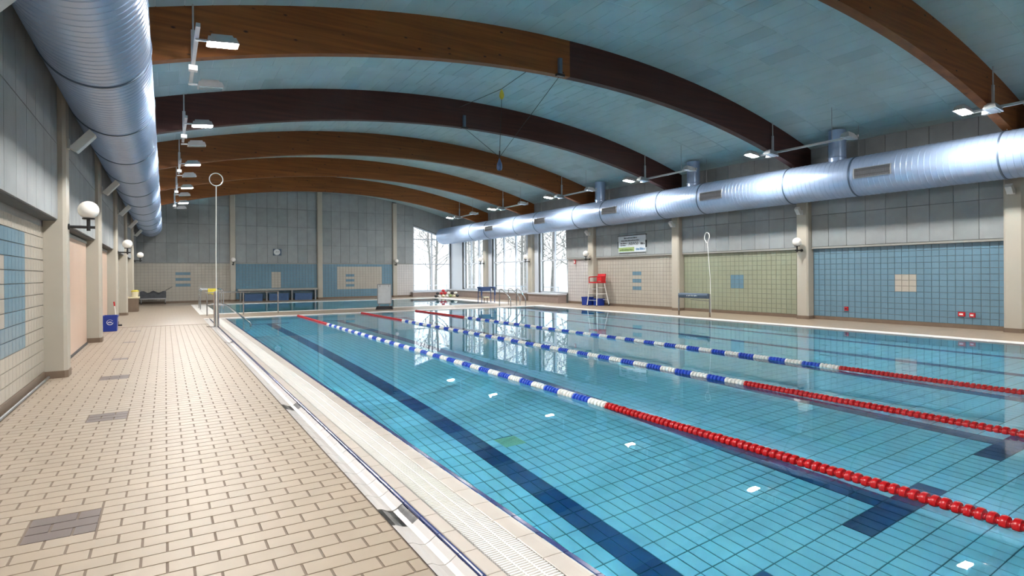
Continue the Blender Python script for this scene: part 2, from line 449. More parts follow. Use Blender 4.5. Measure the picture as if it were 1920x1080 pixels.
# ---- pool basins
def basin(name, P, zf, label, tiles):
    x0, x1, y0, y1 = P; x0 += .03
    b = MB()
    b.box(x0-.2, x1+.2, y0-.2, y1+.2, zf-.2, zf, 0)
    b.box(x0-.18, x0, y0-.18, y1+.18, zf, -.06, 1); b.box(x1, x1+.18, y0-.18, y1+.18, zf, -.06, 1)
    b.box(x0-.18, x1+.18, y0-.18, y0, zf, -.06, 1); b.box(x0-.18, x1+.18, y1, y1+.18, zf, -.06, 1)
    o = struct(b.build(name, ['pool_grout', 'pool_wall_tile']), label)
    return o
brick_mat('pool_wall_tile', (150, 236, 250), (52, 140, 170), .25, .14, .006, 'yz', 0, .35)
PZ = -1.62
pool = basin('pool_basin', P1, PZ, 'turquoise tiled basin of the lane pool with navy lane lines', True); tag(pool, pool['label'], 'pool')
DX, DY = .1375, .2535
LANES = [3.285, 5.80, 8.40, 10.85, 13.0, 15.3]
def lane_tile(x, y):
    for i, lx in enumerate(LANES):
        lx = 3.285+round((lx-3.285)/DX)*DX
        if abs(x-lx) < DX*.99+.001 and 2.57 < y < 22.9: return True
        if abs(x-lx) < DX*4.6 and (2.55 < y < 2.83 or 22.55 < y < 22.85): return True
    return False
pieces = []
ni = int((16.0-2.0)/DX); x_start = 3.285-DX*9
i = 0
while x_start+i*DX < 15.95:
    xc = x_start+(i+.5)*DX; j = 0
    while 2.57+(j-8)*DY < 24.2:
        yc = 2.57+(j-8+.5)*DY; j += 1
        if yc < P1[2]+.1: continue
        if abs(xc-3.70) < .17 and abs(yc-6.20) < .17: continue
        pieces.append(((xc, yc, PZ+.004), (EX, EY, EZ), (DX-.010, DY-.010, .010), 'lane_tile' if lane_tile(xc, yc) else 'pool_tile'))
    i += 1
place_pieces(pieces, pool, {'pool_tile': 'pool_tile', 'lane_tile': 'lane_line_tile', '': 'pool_tile'}, 'pool_tiles', inset=.001)
dc = MB().box(3.55, 3.85, 6.05, 6.35, PZ, PZ+.012)
for k in range(9): dc.box(3.565, 3.835, 6.065+k*.031, 6.085+k*.031, PZ+.012, PZ+.02)
dc.build('drain_cover', 'drain_cover', pool)
pool2 = basin('shallow_pool_basin', P2, -1.0, 'pale tiled basin of the shallow pool beyond the walkway', False); tag(pool2, pool2['label'], 'pool')
brick_mat('pool2_tile', (150, 225, 240), (90, 160, 180), .25, .14, .006, 'xy', 0, .35)
pool2.data.materials[0] = MATS['pool2_tile']
tag(MB().quad([(1.994, P1[2]-.15, WATER), (16.02, P1[2]-.15, WATER), (16.02, 24.37, WATER), (1.994, 24.37, WATER)]).build('pool_water', 'water', kind='stuff'),
    'calm clear blue water filling the lane pool', 'water')
tag(MB().quad([(1.985, 27.72, WATER), (15.83, 27.72, WATER), (15.83, 36.93, WATER), (1.985, 36.93, WATER)]).build('shallow_pool_water', 'water', kind='stuff'),
    'calm water filling the shallow pool beyond the walkway', 'water')

# ---- walls
TH, TW, TZ0, TZ1 = .1754, .198, .12, 2.40
NR = 13
def tiles_on(wall_axis, face, a0, a1, sgn, cfun, z1=TZ1):
    """tile pieces on a wall face; wall_axis 'x' -> plane x=face, runs along y"""
    n = max(1, round((a1-a0)/TW)); w_ = (a1-a0)/n; nr = round((z1-TZ0)/TH); out = []
    for i in range(n):
        for r in range(nr):
            a = a0+(i+.5)*w_; z = TZ0+(r+.5)*TH
            k = cfun(i, r, n)
            if wall_axis == 'x':
                out.append(((face, a, z), ((0, sgn, 0), EZ, (sgn, 0, 0)) if sgn > 0 else ((0, 1, 0), (0, 0, -1), (-1, 0, 0)), (w_-.006, TH-.006, .016), k))
            else:
                out.append(((a, face, z), (EX, EZ, (0, -1, 0)), (w_-.006, TH-.006, .016), k))
    return out
def panels_on(wall_axis, face, a0, a1, sgn, zs, wd=.6, skip=None):
    n = max(1, round((a1-a0)/wd)); w_ = (a1-a0)/n; out = []
    for i in range(n):
        for z0, z1 in zip(zs, zs[1:]):
            a = a0+(i+.5)*w_
            if skip and skip(a, (z0+z1)/2): continue
            k = random.choice(['panel_grey', 'panel_grey', 'panel_dark'])
            if wall_axis == 'x':
                out.append(((face, a, (z0+z1)/2), ((0, sgn, 0), EZ, (sgn, 0, 0)) if sgn > 0 else ((0, 1, 0), (0, 0, -1), (-1, 0, 0)), (w_-.008, z1-z0-.008, .03), k))
            else:
                out.append(((a, face, (z0+z1)/2), (EX, EZ, (0, -1, 0)), (w_-.008, z1-z0-.008, .03), k))
    return out
def square(i0, i1, r0, r1, inner, outer):
    return lambda i, r, n: inner if i0 <= i < i1 and r0 <= r < r1 else outer
def bars_fn(i0, i1, rows, inner, outer):
    return lambda i, r, n: inner if i0 <= i < i1 and r in rows else outer
COLW = .42
bays = [(YB[i]+COLW-.02, YB[i+1]-.02) for i in range(len(YB)-1)]+[(YB[-1]+COLW-.02, YF)]
# left wall
b = MB().box(XL-.3, XL-.008, YN, YF, -.25, 2.52, 0).box(XL-.3, XLU-.015, YN, YF, 2.50, 6.2, 1)
wall_left = struct(b.build('wall_left', ['wall_grout', 'panel_back']), 'cream tiled lower wall with grey panels above, beside the deck')
tp, pp = [], []
for n, (a0, a1) in enumerate(bays):
    if n in (3, 4): tp += tiles_on('x', XL, a1-.22, a1, 1, lambda i, r, n: 'wall_cream')
    elif n == 2:
        def cf(i, r, n):
            y = a0+(i+.5)*(a1-a0)/n
            if 8.3 < y < 9.08 and 5 <= r < 10: return 'wall_cream'
            return 'wall_blue' if 7.25 < y < 10.15 and 3 <= r < 12 else 'wall_cream'
        tp += tiles_on('x', XL, a0, a1, 1, cf)
    else: tp += tiles_on('x', XL, a0, a1, 1, lambda i, r, n: 'wall_cream')
    pp += panels_on('x', XLU, a0, a1, 1, [2.52, 3.72, 4.92, 5.9])
place_pieces(tp, wall_left, 'wall_tile', 'wall_tiles'); place_pieces(pp, wall_left, 'wall_panel', 'wall_panels')
bl = MB()
for a0, a1 in bays: bl.box(XL-.005, XL+.02, a0, a1, 0, TZ0-.003)
struct(bl.build('baseboard_left', 'base_brown'))
for k, (a0, a1) in enumerate((bays[3], bays[4])):
    d = MB().box(XL-.005, XL+.03, a0+.02, a1-.24, .05, 2.40).build('door_%d' % (k+1), 'door_peach')
    struct(d, ['peach sliding door panel beside the first globe lamp', 'peach sliding door panel behind the blue bin'][k])
    MB().box(XL-.005, XL+.05, a0+.02, a1-.24, 0, .05).build('bottom_track', 'slot_dark', d)
    MB().box(XL-.005, XL+.045, a0+.02, a1-.24, 2.40, 2.46).build('top_rail', 'ledge_grey', d)
tk = MB().tube([(XL+.07, bays[2][0], .03), (XL+.07, bays[2][1]-.03, .03)], .018, 8)
struct(tk.build('trim_8', 'steel_dull'), 'thin metal pipe along the foot of the tiled wall')
# right wall
W3, W2, W1 = (25.65, 28.45), (29.75, 34.15), (35.0, 38.7)
WZ0, WZ1 = .52, 4.15
b = MB()
def rbox(y0, y1, z0, z1, m): b.box((XR+.008) if m == 0 else (XRU+.015), XR+.3, y0, y1, z0, z1, m)
rbox(YN, 25.65, -.25, 2.46, 0); rbox(YN, 25.65, 2.44, 6.2, 1)
for (y0, y1) in ((28.45, 29.75), (34.15, 35.0), (38.7, YF)): rbox(y0, y1, -.25, 6.2, 1)
for (y0, y1) in (W3, W2, W1): rbox(y0, y1, -.25, WZ0, 1); rbox(y0, y1, WZ1, 6.2, 1)
wall_right = struct(b.build('wall_right', ['wall_grout', 'panel_back']), 'wall of coloured tile fields, grey panels and tall windows')
tp, pp = [], []
cfs = {1: square(0, 0, 0, 0, 'wall_cream', 'wall_cream'), 2: square(11, 14, 5, 8, 'wall_cream', 'wall_blue'), 3: square(12, 15, 5, 8, 'wall_blue', 'wall_green'),
       4: bars_fn(11, 14, (4, 6, 8), 'wall_blue', 'wall_cream')}
for n, (a0, a1) in enumerate(bays):
    if n <= 4: tp += tiles_on('x', XR, a0, a1, -1, cfs.get(n, cfs[1]))
    elif n == 5: tp += tiles_on('x', XR, a0, 25.62, -1, lambda i, r, n: 'wall_white')
    def sk(y, z): return any(q0 < y < q1 for q0, q1 in (W3, W2, W1)) and z < WZ1
    zs = [2.47, 3.54, 4.74, 5.95]
    if n <= 4: pp += panels_on('x', XRU, a0, a1, -1, zs)
    elif n == 5: pp += panels_on('x', XRU, a0, 25.65, -1, zs) + panels_on('x', XRU, 25.65, a1, -1, [4.16, 5.1, 5.95])
    else: pp += panels_on('x', XRU, a0, a1, -1, [4.16, 5.1, 5.95])
place_pieces(tp, wall_right, 'wall_tile', 'wall_tiles'); place_pieces(pp, wall_right, 'wall_panel', 'wall_panels')
bl = MB(); ld = MB()
for n, (a0, a1) in enumerate(bays):
    if n <= 4: bl.box(XR-.02, XR+.005, a0, a1, 0, TZ0-.003); ld.box(XRU-.02, XR+.01, a0, a1, 2.405, 2.462)
    if n == 5: bl.box(XR-.02, XR+.005, a0, 25.6, 0, TZ0-.003); ld.box(XRU-.02, XR+.01, a0, 25.6, 2.405, 2.462)
struct(bl.build('baseboard_right', 'base_brown')); struct(ld.build('trim_9', 'ledge_grey'), 'grey ledge between the coloured tiles and the wall panels')
for (y0, y1) in ((28.86+COLW-.02, 29.75), (34.15, 34.6), (38.7, YF), (28.45, 28.84)):
    MB().box(XRU-.01, XRU+.02, y0, y1, 0, 4.38).build('pier_lining', 'window_white', wall_right)
# far wall
FWX = (15.9, 18.95)
def fw_top(x): return 5.32-(x-15.9)*.32
b = MB()
b.box(XL-.2, FWX[0], YF+.008, YF+.3, -.25, 2.44, 0).box(XL-.2, FWX[0], YF+.015, YF+.3, 2.42, 8.0, 1)
b.box(FWX[0], XR+.3, YF+.008, YF+.3, -.25, .36, 1)
q = [(FWX[0], fw_top(FWX[0])), (FWX[1], fw_top(FWX[1])), (XR+.3, fw_top(FWX[1])), (XR+.3, 8.0), (FWX[0], 8.0)]
b.quad([(x, YF+.015, z) for x, z in q], 1).quad([(x, YF+.3, z) for x, z in q][::-1], 1)
b.box(FWX[1], XR+.3, YF+.015, YF+.3, .3, fw_top(FWX[1]), 1)
wall_far = struct(b.build('wall_far', ['wall_grout', 'panel_back']), 'end wall with blue and cream tile fields under tall grey panels')
FC = [(3.53, 3.86), (8.92, 9.27), (14.28, 14.60)]
fb = [(XL, 3.53), (3.86, 8.92), (9.27, 14.28), (14.60, 15.9)]
tp = tiles_on('y', YF, fb[0][0], fb[0][1], 1, bars_fn(11, 15, (5, 7, 9), 'wall_blue', 'wall_cream'))
tp += tiles_on('y', YF, fb[1][0], fb[1][1], 1, square(11, 14, 4, 10, 'wall_cream', 'wall_blue'))
def fc(i, r, n):
    if 8 <= i < 11 and r in (4, 6, 8): return 'wall_blue'
    return 'wall_cream' if 5 <= i < 21 and 3 <= r < 12 else 'wall_blue'
tp += tiles_on('y', YF, fb[2][0], fb[2][1], 1, fc) + tiles_on('y', YF, fb[3][0], fb[3][1], 1, lambda i, r, n: 'wall_white')
place_pieces(tp, wall_far, 'wall_tile', 'wall_tiles')
pp = []
for k, (a0, a1) in enumerate(fb):
    for p in panels_on('y', YF, a0, a1, 1, [2.46, 3.66, 4.86, 6.06, 7.26, 7.6]):
        if p[0][2]-p[2][1]/2 < ztop(p[0][0]): pp.append(p)
n = 5; w_ = (XRU-15.9)/n
for i in range(n):
    xa, xb = 15.9+i*w_, 15.9+(i+1)*w_
    za, zb, zt_ = fw_top(min(xa, FWX[1]))+.05, fw_top(min(xb, FWX[1]))+.05, 6.7
    m = MB(); P = [(xa+.004, za), (xb-.004, zb), (xb-.004, zt_), (xa+.004, zt_)]
    m.quad([(x, YF-.015, z) for x, z in P]); m.quad([(P[0][0], YF-.015, P[0][1]), (P[0][0], YF+.015, P[0][1]), (P[1][0], YF+.015, P[1][1]), (P[1][0], YF-.015, P[1][1])])
    m.build('wall_panel', 'panel_grey', wall_far)
place_pieces(pp, wall_far, 'wall_panel', 'wall_panels')
bl = MB()
for a0, a1 in fb: bl.box(a0, a1, YF-.02, YF+.005, 0, TZ0-.003)
struct(bl.build('baseboard_far', 'base_brown'))
ld = MB()
for a0, a1 in fb: ld.box(a0, a1, YF-.025, YF+.005, 2.402, 2.455)
struct(ld.build('trim_10', 'ledge_grey'), 'thin grey ledge above the tiles of the end wall')
# near wall behind the viewer
struct(MB().box(XL-.3, XR+.3, YN-.3, YN, -.25, 8.0).build('wall_near', 'panel_grey'))

# ---- ceiling
cl = MB(); N = 160; xs = [XL-.3+(XR+.6-XL)*i/N for i in range(N+1)]
for a, c in zip(xs, xs[1:]):
    cl.quad([(a, YN-.3, ztop(a)+.009), (a, YF+.3, ztop(a)+.009), (c, YF+.3, ztop(c)+.009), (c, YN-.3, ztop(c)+.009)])
    cl.quad([(a, YN-.3, ztop(a)+.3), (c, YN-.3, ztop(c)+.3), (c, YF+.3, ztop(c)+.3), (a, YF+.3, ztop(a)+.3)])
ceiling = struct(cl.build('ceiling', 'ceiling_joint'), 'low barrel-vaulted ceiling of pale blue-grey acoustic panels')
PWX, PWY = .45, 1.152
pieces = []; zc = ZT-RT
na = 46
for r in range(-14, 28):
    yc = 9.48-PWY/2+r*PWY+PWY
    if yc-PWY/2 < YN or yc+PWY/2 > YF+.2: continue
    for i in range(-1, na+1):
        s_ = (i-na/2+(.5 if r % 2 else 0))*PWX; th = s_/RT
        x, z = X0+RT*math.sin(th), zc+RT*math.cos(th)
        if x < XL-.1 or x > XR+.1: continue
        u = (math.cos(th), 0, -math.sin(th)); n_ = (-math.sin(th), 0, -math.cos(th))
        pieces.append(((x-n_[0]*.015, yc, z-n_[2]*.015), (u, (0, -1, 0), n_), (PWX-.007, PWY-.007, .03), 'ceiling_panel_dark' if random.random() < .06 else 'ceiling_panel'))
place_pieces(pieces, ceiling, 'ceiling_panel', 'ceiling_panels', inset=.003)

# ---- glulam beams and columns
BEAMLAB = {2: ('light brown curved beam with many knots, above the pool near the blue tile field', 'wood_light'), 3: ('brown knotty curved beam carrying the end of the hoist wire', 'wood_light'),
           4: ('dark red-brown curved beam carrying a hoist bracket', 'wood_dark'), 5: ('brown curved beam, third from the end wall with the clock', 'wood_mid'),
           6: ('brown curved beam, second from the end wall with the clock', 'wood_light'), 7: ('brown curved beam next to the end wall with the clock', 'wood_light'),
           1: ('brown curved beam over the viewing end of the pool', 'wood_mid'), 0: ('brown curved beam behind the viewing end of the pool', 'wood_mid')}
for n, yb in enumerate(YB):
    b = MB(); N = 48; xs = [XL+.1+(XR-.1-XL-.1)*i/N for i in range(N+1)]; y0, y1 = yb, yb+.2
    for a, c in zip(xs, xs[1:]):
        ta, tcx, ba, bc = ztop(a)+.015, ztop(c)+.015, zbot(a), zbot(c)
        mi = 1 if n == 3 and a > 8.65 else 0
        b.quad([(a, y0, ba), (c, y0, bc), (c, y0, tcx), (a, y0, ta)], mi); b.quad([(a, y1, ba), (a, y1, ta), (c, y1, tcx), (c, y1, bc)], mi)
        b.quad([(a, y0, ba), (a, y1, ba), (c, y1, bc), (c, y0, bc)], mi); b.quad([(a, y0, ta), (c, y0, tcx), (c, y1, tcx), (a, y1, ta)], mi)
    for x, sgn in ((xs[0], 1), (xs[-1], -1)):
        q = [(x, y0, zbot(x)), (x, y0, ztop(x)), (x, y1, ztop(x)), (x, y1, zbot(x))]; b.quad(q if sgn > 0 else q[::-1])
    lab, mt = BEAMLAB[n]
    o = b.build('glulam_beam', [mt, 'wood_dark'], kind='structure'); tag(o, lab, 'beam', 'curved glulam beams')
def column(xa, xb, y0, y1, z1, side, label):
    c = .045; b = MB()
    if side == 'l': P = [(xa, y0), (xb-c, y0), (xb, y0+c), (xb, y1-c), (xb-c, y1), (xa, y1)]
    elif side == 'r': P = [(xb, y1), (xa+c, y1), (xa, y1-c), (xa, y0+c), (xa+c, y0), (xb, y0)]
    else: P = [(xa, y1), (xa, y0+c), (xa+c, y0), (xb-c, y0), (xb, y0+c), (xb, y1)]
    n = len(P)
    for i in range(n):
        p, q = P[i], P[(i+1) % n]; b.quad([(p[0], p[1], 0), (q[0], q[1], 0), (q[0], q[1], z1), (p[0], p[1], z1)])
    b.quad([(x, y, z1) for x, y in P])
    o = b.build('column', 'column_paint', kind='structure'); tag(o, label, 'column', 'painted wall columns')
    m = MB(); e = .012
    cx_, cy_ = sum(p[0] for p in P)/n, sum(p[1] for p in P)/n
    Q = [(x+(e if x > cx_ else -e), y+(e if y > cy_ else -e)) for x, y in P]
    for i in range(n):
        p, q = Q[i], Q[(i+1) % n]; m.quad([(p[0], p[1], 0), (q[0], q[1], 0), (q[0], q[1], .115), (p[0], p[1], .115)])
    m.quad([(x, y, .115) for x, y in Q]); m.build('column_base', 'base_brown', o)
for n, yb in enumerate(YB):
    column(XL+.005, XLC, yb-.02, yb+.40, zbot(XLC)+.1, 'l', 'cream chamfered column on the deck wall under a curved beam')
    column(XRC, XR-.005, yb-.02, yb+.40, zbot(XRC)+.1, 'r', 'cream chamfered column on the coloured tile wall under a curved beam')
for k, (a, c) in enumerate(FC):
    column(a, c, YF-.16, YF-.03, ztop((a+c)/2)-.1, 'f', ['pale column between the cream and blue tile fields of the end wall', 'pale column between the two blue tile fields of the end wall', 'pale column beside the slanted end window'][k])

# ---- windows
def window_x(n, y0, y1, muls, label):
    x = XR+.08; f = MB()
    f.box(x-.05, x+.05, y0, y1, WZ0, WZ0+.08).box(x-.05, x+.05, y0, y1, WZ1-.08, WZ1).box(x-.05, x+.05, y0, y0+.08, WZ0, WZ1).box(x-.05, x+.05, y1-.08, y1, WZ0, WZ1)
    o = struct(f.build('window_%d' % n, 'window_white'), label)
    ys = [y0+.08]+muls+[y1-.08]
    for m in muls: MB().box(x-.06, x+.06, m-.05, m+.05, WZ0+.08, WZ1-.08).build('mullion', 'window_white', o)
    MB().box(x-.045, x+.045, y0+.08, y1-.08, 2.37, 2.45).build('transom', 'window_white', o)
    for a, c in zip(ys, ys[1:]):
        for z0, z1 in ((WZ0+.08, 2.37), (2.45, WZ1-.08)): MB().box(x-.006, x+.006, a, c, z0, z1).build('pane', 'glass', o)
window_x(1, *W3, [27.0], 'tall two-light window next to the white tile field')
window_x(2, *W2, [31.25, 32.75], 'tall three-light window behind the stair handrails')
window_x(3, *W1, [36.3, 37.5], 'tall three-light window beside the corner of the end wall')
y = YF+.08; f = MB(); x0, x1 = FWX
f.box(x0, x1, y-.05, y+.05, .36, .44).box(x0, x0+.08, y-.05, y+.05, .36, fw_top(x0)-.02).box(x1-.08, x1, y-.05, y+.05, .36, fw_top(x1)-.02)
f.quad([(x0, y-.05, fw_top(x0)-.1), (x1, y-.05, fw_top(x1)-.1), (x1, y-.05, fw_top(x1)+.02), (x0, y-.05, fw_top(x0)+.02)])
f.quad([(x0, y-.05, fw_top(x0)-.1), (x0, y+.05, fw_top(x0)-.1), (x1, y+.05, fw_top(x1)-.1), (x1, y-.05, fw_top(x1)-.1)])
o = struct(f.build('window_4', 'window_white'), 'tall end window with a slanted top')
xm = 17.42
MB().box(xm-.05, xm+.05, y-.06, y+.06, .44, fw_top(xm)-.06).build('mullion', 'window_white', o)
for z in (2.38, 4.25): MB().box(x0+.08, x1-.08, y-.045, y+.045, z, z+.08).build('transom', 'window_white', o)
for a, c in ((x0+.08, xm-.05), (xm+.05, x1-.08)):
    for z0, z1 in ((.44, 2.38), (2.46, 4.25)): MB().box(a, c, y-.006, y+.006, z0, z1).build('pane', 'glass', o)
    za, zb = fw_top(a)-.1, fw_top(c)-.1
    MB().quad([(a, y, 4.33), (c, y, 4.33), (c, y, max(4.34, zb)), (a, y, za)]).build('pane', 'glass', o)
# low sill benches under the windows
s_ = MB().box(18.45, XR, 25.7, 28.7, 0, .44).build('trim_11', 'sill_brown'); struct(s_, 'low brown-tiled sill bench under the two-light window')
MB().box(18.40, XR+.02, 25.66, 28.74, .44, .52).build('sill_board', 'window_white', s_)
s_ = MB().box(18.45, XR, 29.4, 40.2, 0, .44).build('trim_12', 'sill_brown'); struct(s_, 'low brown-tiled sill bench under the three-light windows')
MB().box(18.40, XR+.02, 29.36, 40.2, .44, .52).build('sill_board', 'window_white', s_)
s_ = MB().box(15.7, 18.44, 40.15, YF+.01, 0, .3).build('trim_13', 'sill_brown'); struct(s_, 'low brown-tiled sill bench under the slanted end window')
MB().box(15.66, 18.40, 40.1, YF+.03, .3, .37).build('sill_board', 'window_white', s_)

# ================================================================== THINGS UNDER THE ROOF
# ---- air ducts
def duct(cx_, cz, R, bands, label, branches=(), grilles=(), inward=1):
    y0, y1 = -5.9, 40.2
    t = thing('air_duct', label, 'air duct', (cx_, y0, cz-R))
    prof = []; y = 0.0; L = y1-y0
    prof.append((.02, 0)); 
    while y < L-.14:
        prof += [(R, y), (R, y+.128), (R+.006, y+.134), (R+.006, y+.140)]; y += .146
    prof += [(R, L-.06), (R-.06, L), (.02, L)]
    MB().lathe(prof, (cx_, y0, cz), EY, 56).build('duct_pipe', 'duct', t, smooth=True)
    for yb in bands:
        c = MB().lathe([(R, -.02), (R+.016, -.018), (R+.016, .018), (R, .02)], (cx_, yb, cz), EY, 56).build('clamp_band', 'duct_band', t, smooth=True)
        MB().tube([(cx_, yb, cz+R), (cx_, yb, ztop(cx_)-.01)], .008, 6).build('hanger_rod', 'steel_dull', t)
    for yb in branches:
        p = MB().lathe([(.25, 0), (.25, ztop(cx_)-cz-.03)], (cx_, yb, cz), EZ, 28).build('branch_pipe', 'duct', t, smooth=True)
        MB().lathe([(.262, -.015), (.268, 0), (.262, .015)], (cx_, yb, cz+R+.08), EZ, 28).build('collar', 'duct', p, smooth=True)
    for (ya, yb) in grilles:
        f = MB(); a0, a1 = PI-.20*inward, PI+.14
        def pt(a, y, r): return (cx_+r*math.cos(a), y, cz+r*math.sin(a)*1.0)
        am = [PI+.13, PI-.13]
        for (aa, ab, u, v) in ((PI+.25, PI+.21, ya, yb), (PI-.21, PI-.25, ya, yb), (PI+.25, PI, ya, ya+.03), (PI, PI-.25, ya, ya+.03), (PI+.25, PI, yb-.03, yb), (PI, PI-.25, yb-.03, yb)):
            f.quad([pt(aa, u, R+.022), pt(ab, u, R+.022), pt(ab, v, R+.022), pt(aa, v, R+.022)])
            f.quad([pt(aa, u, R), pt(aa, u, R+.022), pt(aa, v, R+.022), pt(aa, v, R)]); f.quad([pt(ab, u, R), pt(ab, v, R), pt(ab, v, R+.022), pt(ab, u, R+.022)])
        o = f.build('grille', 'lamp_grey', t)
        d = MB(); [d.quad([pt(PI+q+.06, ya, R+.009), pt(PI+q, ya, R+.009), pt(PI+q, yb, R+.009), pt(PI+q+.06, yb, R+.009)]) for q in (-.24, -.18, -.12, -.06, 0, .06, .12, .18)]; d.build('grille_back', 'slot_dark', o)
        d = MB()
        for k in range(34):
            yk = ya+.04+k*(yb-ya-.08)/33
            for q in (-.16, 0, .16): d.obox(pt(PI+q, yk, R+.014), ((.5, .86, 0), (math.sin(q), 0, math.cos(q)), (-.86, .5, 0)), (.02, .1, .004))
        d.build('grille_slats', 'grille_dark', o, kind='stuff')
DL, DR = (-.74, 4.58), (18.16, 4.52)
duct(DL[0], DL[1], .60, [.2+2.88*k for k in range(14)], 'long ribbed silver air duct hanging above the beige deck')
duct(DR[0], DR[1], .60, sorted([yb+.1 for yb in YB[1:]]+[yb-2.05 for yb in YB[2:]]), 'long ribbed silver air duct with grilles along the coloured tile wall',
     branches=[yb-1.4 for yb in YB[2:6]], grilles=[(yb-3.25, yb-2.2) for yb in YB[2:]])

# ---- floodlight bars
def floodlight(parent, x, y, z, sx, lit):
    h = MB(); c = np.array([x, y, z]); tl = .1*sx
    u = np.array([math.cos(tl), 0, math.sin(tl)]); n = np.array([-math.sin(tl), 0, math.cos(tl)])   # tilted toward the pool
    h.obox(c, (u, EY, n), (.46, .26, .10), 0, .03)
    h.obox(c+n*.07, (u, EY, n), (.34, .18, .05), 0, .02)
    f = h.build('floodlight', 'lamp_grey', parent)
    MB().obox(c-n*.058, (u, EY, n), (.40, .18, .012)).build('lens', 'lamp_glass_on' if lit else 'lamp_glass_off', f)
    MB().obox(c-u*sx*.3, (u, EY, n), (.16, .04, .03)).build('bracket', 'lamp_grey', f)
def light_bar(n, side):
    yb = YB[n]; sx = 1 if side == 'l' else -1; x, z = (.45, 5.37) if side == 'l' else (16.81, 5.46)
    nm = {2: 'the light knotty beam', 3: 'the brown knotty beam', 4: 'the dark red-brown beam', 5: 'the third beam from the clock wall', 6: 'the second beam from the clock wall', 7: 'the beam next to the clock wall', 1: 'the beam over the viewing end', 0: 'the beam behind the viewing end'}[n]
    t = thing('floodlight_bar', 'grey floodlight bar %s under %s' % ('over the deck' if side == 'l' else 'by the grilled duct', nm), 'light', (x, yb-.08, z), 'floodlight bars hung from the beams')
    ya, yc = (yb-1.8, yb+1.1) if side == 'l' else (yb-2.75, yb+.35)
    MB().box(x-.03, x+.03, ya, yc, z-.03, z+.03).build('bar', 'lamp_grey', t)
    MB().tube([(x, yb-.08, z), (x, yb-.08, ztop(x)-.01)], .016, 8).build('hanger_rod', 'lamp_grey', t)
    MB().box(x-.035, x+.035, yb-.10, yb-.06, z, z+.55).build('hanger_plate', 'lamp_grey', t)
    if side == 'r': MB().tube([(x, yb-2.0, z), (x, yb-2.0, ztop(x)-.01)], .008, 6).build('hanger_rod', 'steel_dull', t)
    MB().box(x-.07, x+.07, yb+.0, yb+.12, z-.12, z-.03).build('junction_box', 'white_paint', t)
    if side == 'l': floodlight(t, x+.36, yb-1.32, z-.02, 1, True); floodlight(t, x+.33, yb+1.0, z-.06, 1, False)
    else: floodlight(t, x-.52, yb+.32, z-.02, -1, True); floodlight(t, x-.30, yb-2.65, z-.03, -1, False); floodlight(t, x-.20, yb-.15, z-.05, -1, False)
for n in range(1, len(YB)): light_bar(n, 'l'); light_bar(n, 'r')

# ---- globe wall lamps
def globe_lamp(p, d, label, group='globe lamps on the columns'):
    p = np.array(p, float); d = np.array(d, float)
    t = thing('globe_lamp', label, 'wall lamp', tuple(p), group)
    MB().lathe([(.05, 0), (.05, .02), (.02, .03)], p, d, 14).build('wall_plate', 'black_paint', t, smooth=True)
    MB().tube([p, p+d*.36], .024, 10).build('arm', 'black_paint', t, smooth=True)
    c = p+d*.27
    MB().tube([c+[0, 0, -.06], c+[0, 0, .14]], .028, 10).build('post', 'black_paint', t, smooth=True)
    MB().lathe([(.085, 0), (.09, .02), (.03, .02)], c+[0, 0, .13], EZ, 16).build('collar', 'black_paint', t, smooth=True)
    MB().ball(c+[0, 0, .285], .15, 24, 14).build('globe', 'globe_opal', t, smooth=True)
for n, lab in ((3, 'white globe lamp on a black arm between the blue tile motif and peach door'), (5, 'white globe lamp on the third column of the deck wall'), (7, 'white globe lamp on the deck wall column near the end wall')):
    globe_lamp((XLC, YB[n]+.2, 2.43), (1, 0, 0), lab)
for n, lab in ((3, 'white globe lamp between the green and the blue tile fields'), (5, 'white globe lamp beside the lifeguard chair'), (6, 'white globe lamp on the column between the tall windows'), (7, 'white globe lamp on the column beside the corner window')):
    globe_lamp((XRC, YB[n]+.19, 2.36), (-1, 0, 0), lab)
for k, lab in ((0, 'globe lamp on the end wall column left of the clock field'), (2, 'globe lamp on the end wall column beside the slanted window')):
    globe_lamp(((FC[k][0]+FC[k][1])/2, YF-.16, 2.36), (0, -1, 0), lab.replace(' left of the clock field', ' between the cream and blue tiles'))
# ---- wall spotlights high on the columns
def spot(n, side):
    sx = 1 if side == 'l' else -1; yb = YB[n]
    p = np.array([XLC, yb+.2, 3.78]) if side == 'l' else np.array([XRC, yb+.19, 3.66])
    lab = 'white box spotlight %s under %s' % ('on the deck-side column' if side == 'l' else 'on the tile-side column', ['the beam behind the viewing end', 'the beam over the viewing end', 'the light knotty beam', 'the brown knotty beam', 'the dark red-brown beam', 'the third beam from the clock wall', 'the second beam from the clock wall', 'the beam next to the clock wall'][n])
    t = thing('wall_spotlight', lab, 'spotlight', tuple(p), 'spotlights on the columns')
    MB().box(min(p[0], p[0]+sx*.03), max(p[0], p[0]+sx*.03), p[1]-.06, p[1]+.06, p[2]-.08, p[2]+.08).build('wall_plate', 'spot_white', t)
    q = p+[sx*.18, 0, .02]
    MB().tube([p+[sx*.02, 0, 0], p+[sx*.08, .02, -.06], q], .012, 8).build('bracket', 'spot_white', t)
    s = .42 if side == 'l' else .26
    u = np.array([sx*.64, 0, .77]); nn = np.array([sx*.77, 0, -.64])
    h = MB().obox(q+u*s*.12, (u, EY, nn), (s, s*.62, .11), 0, .012).build('housing', 'spot_white', t)
    MB().obox(q+u*s*.12+nn*.058, (u, EY, nn), (s*.86, s*.5, .008)).build('lens', 'sheet_grey', h)
for n in range(len(YB)):
    spot(n, 'l')
    if n < 6: spot(n, 'r')

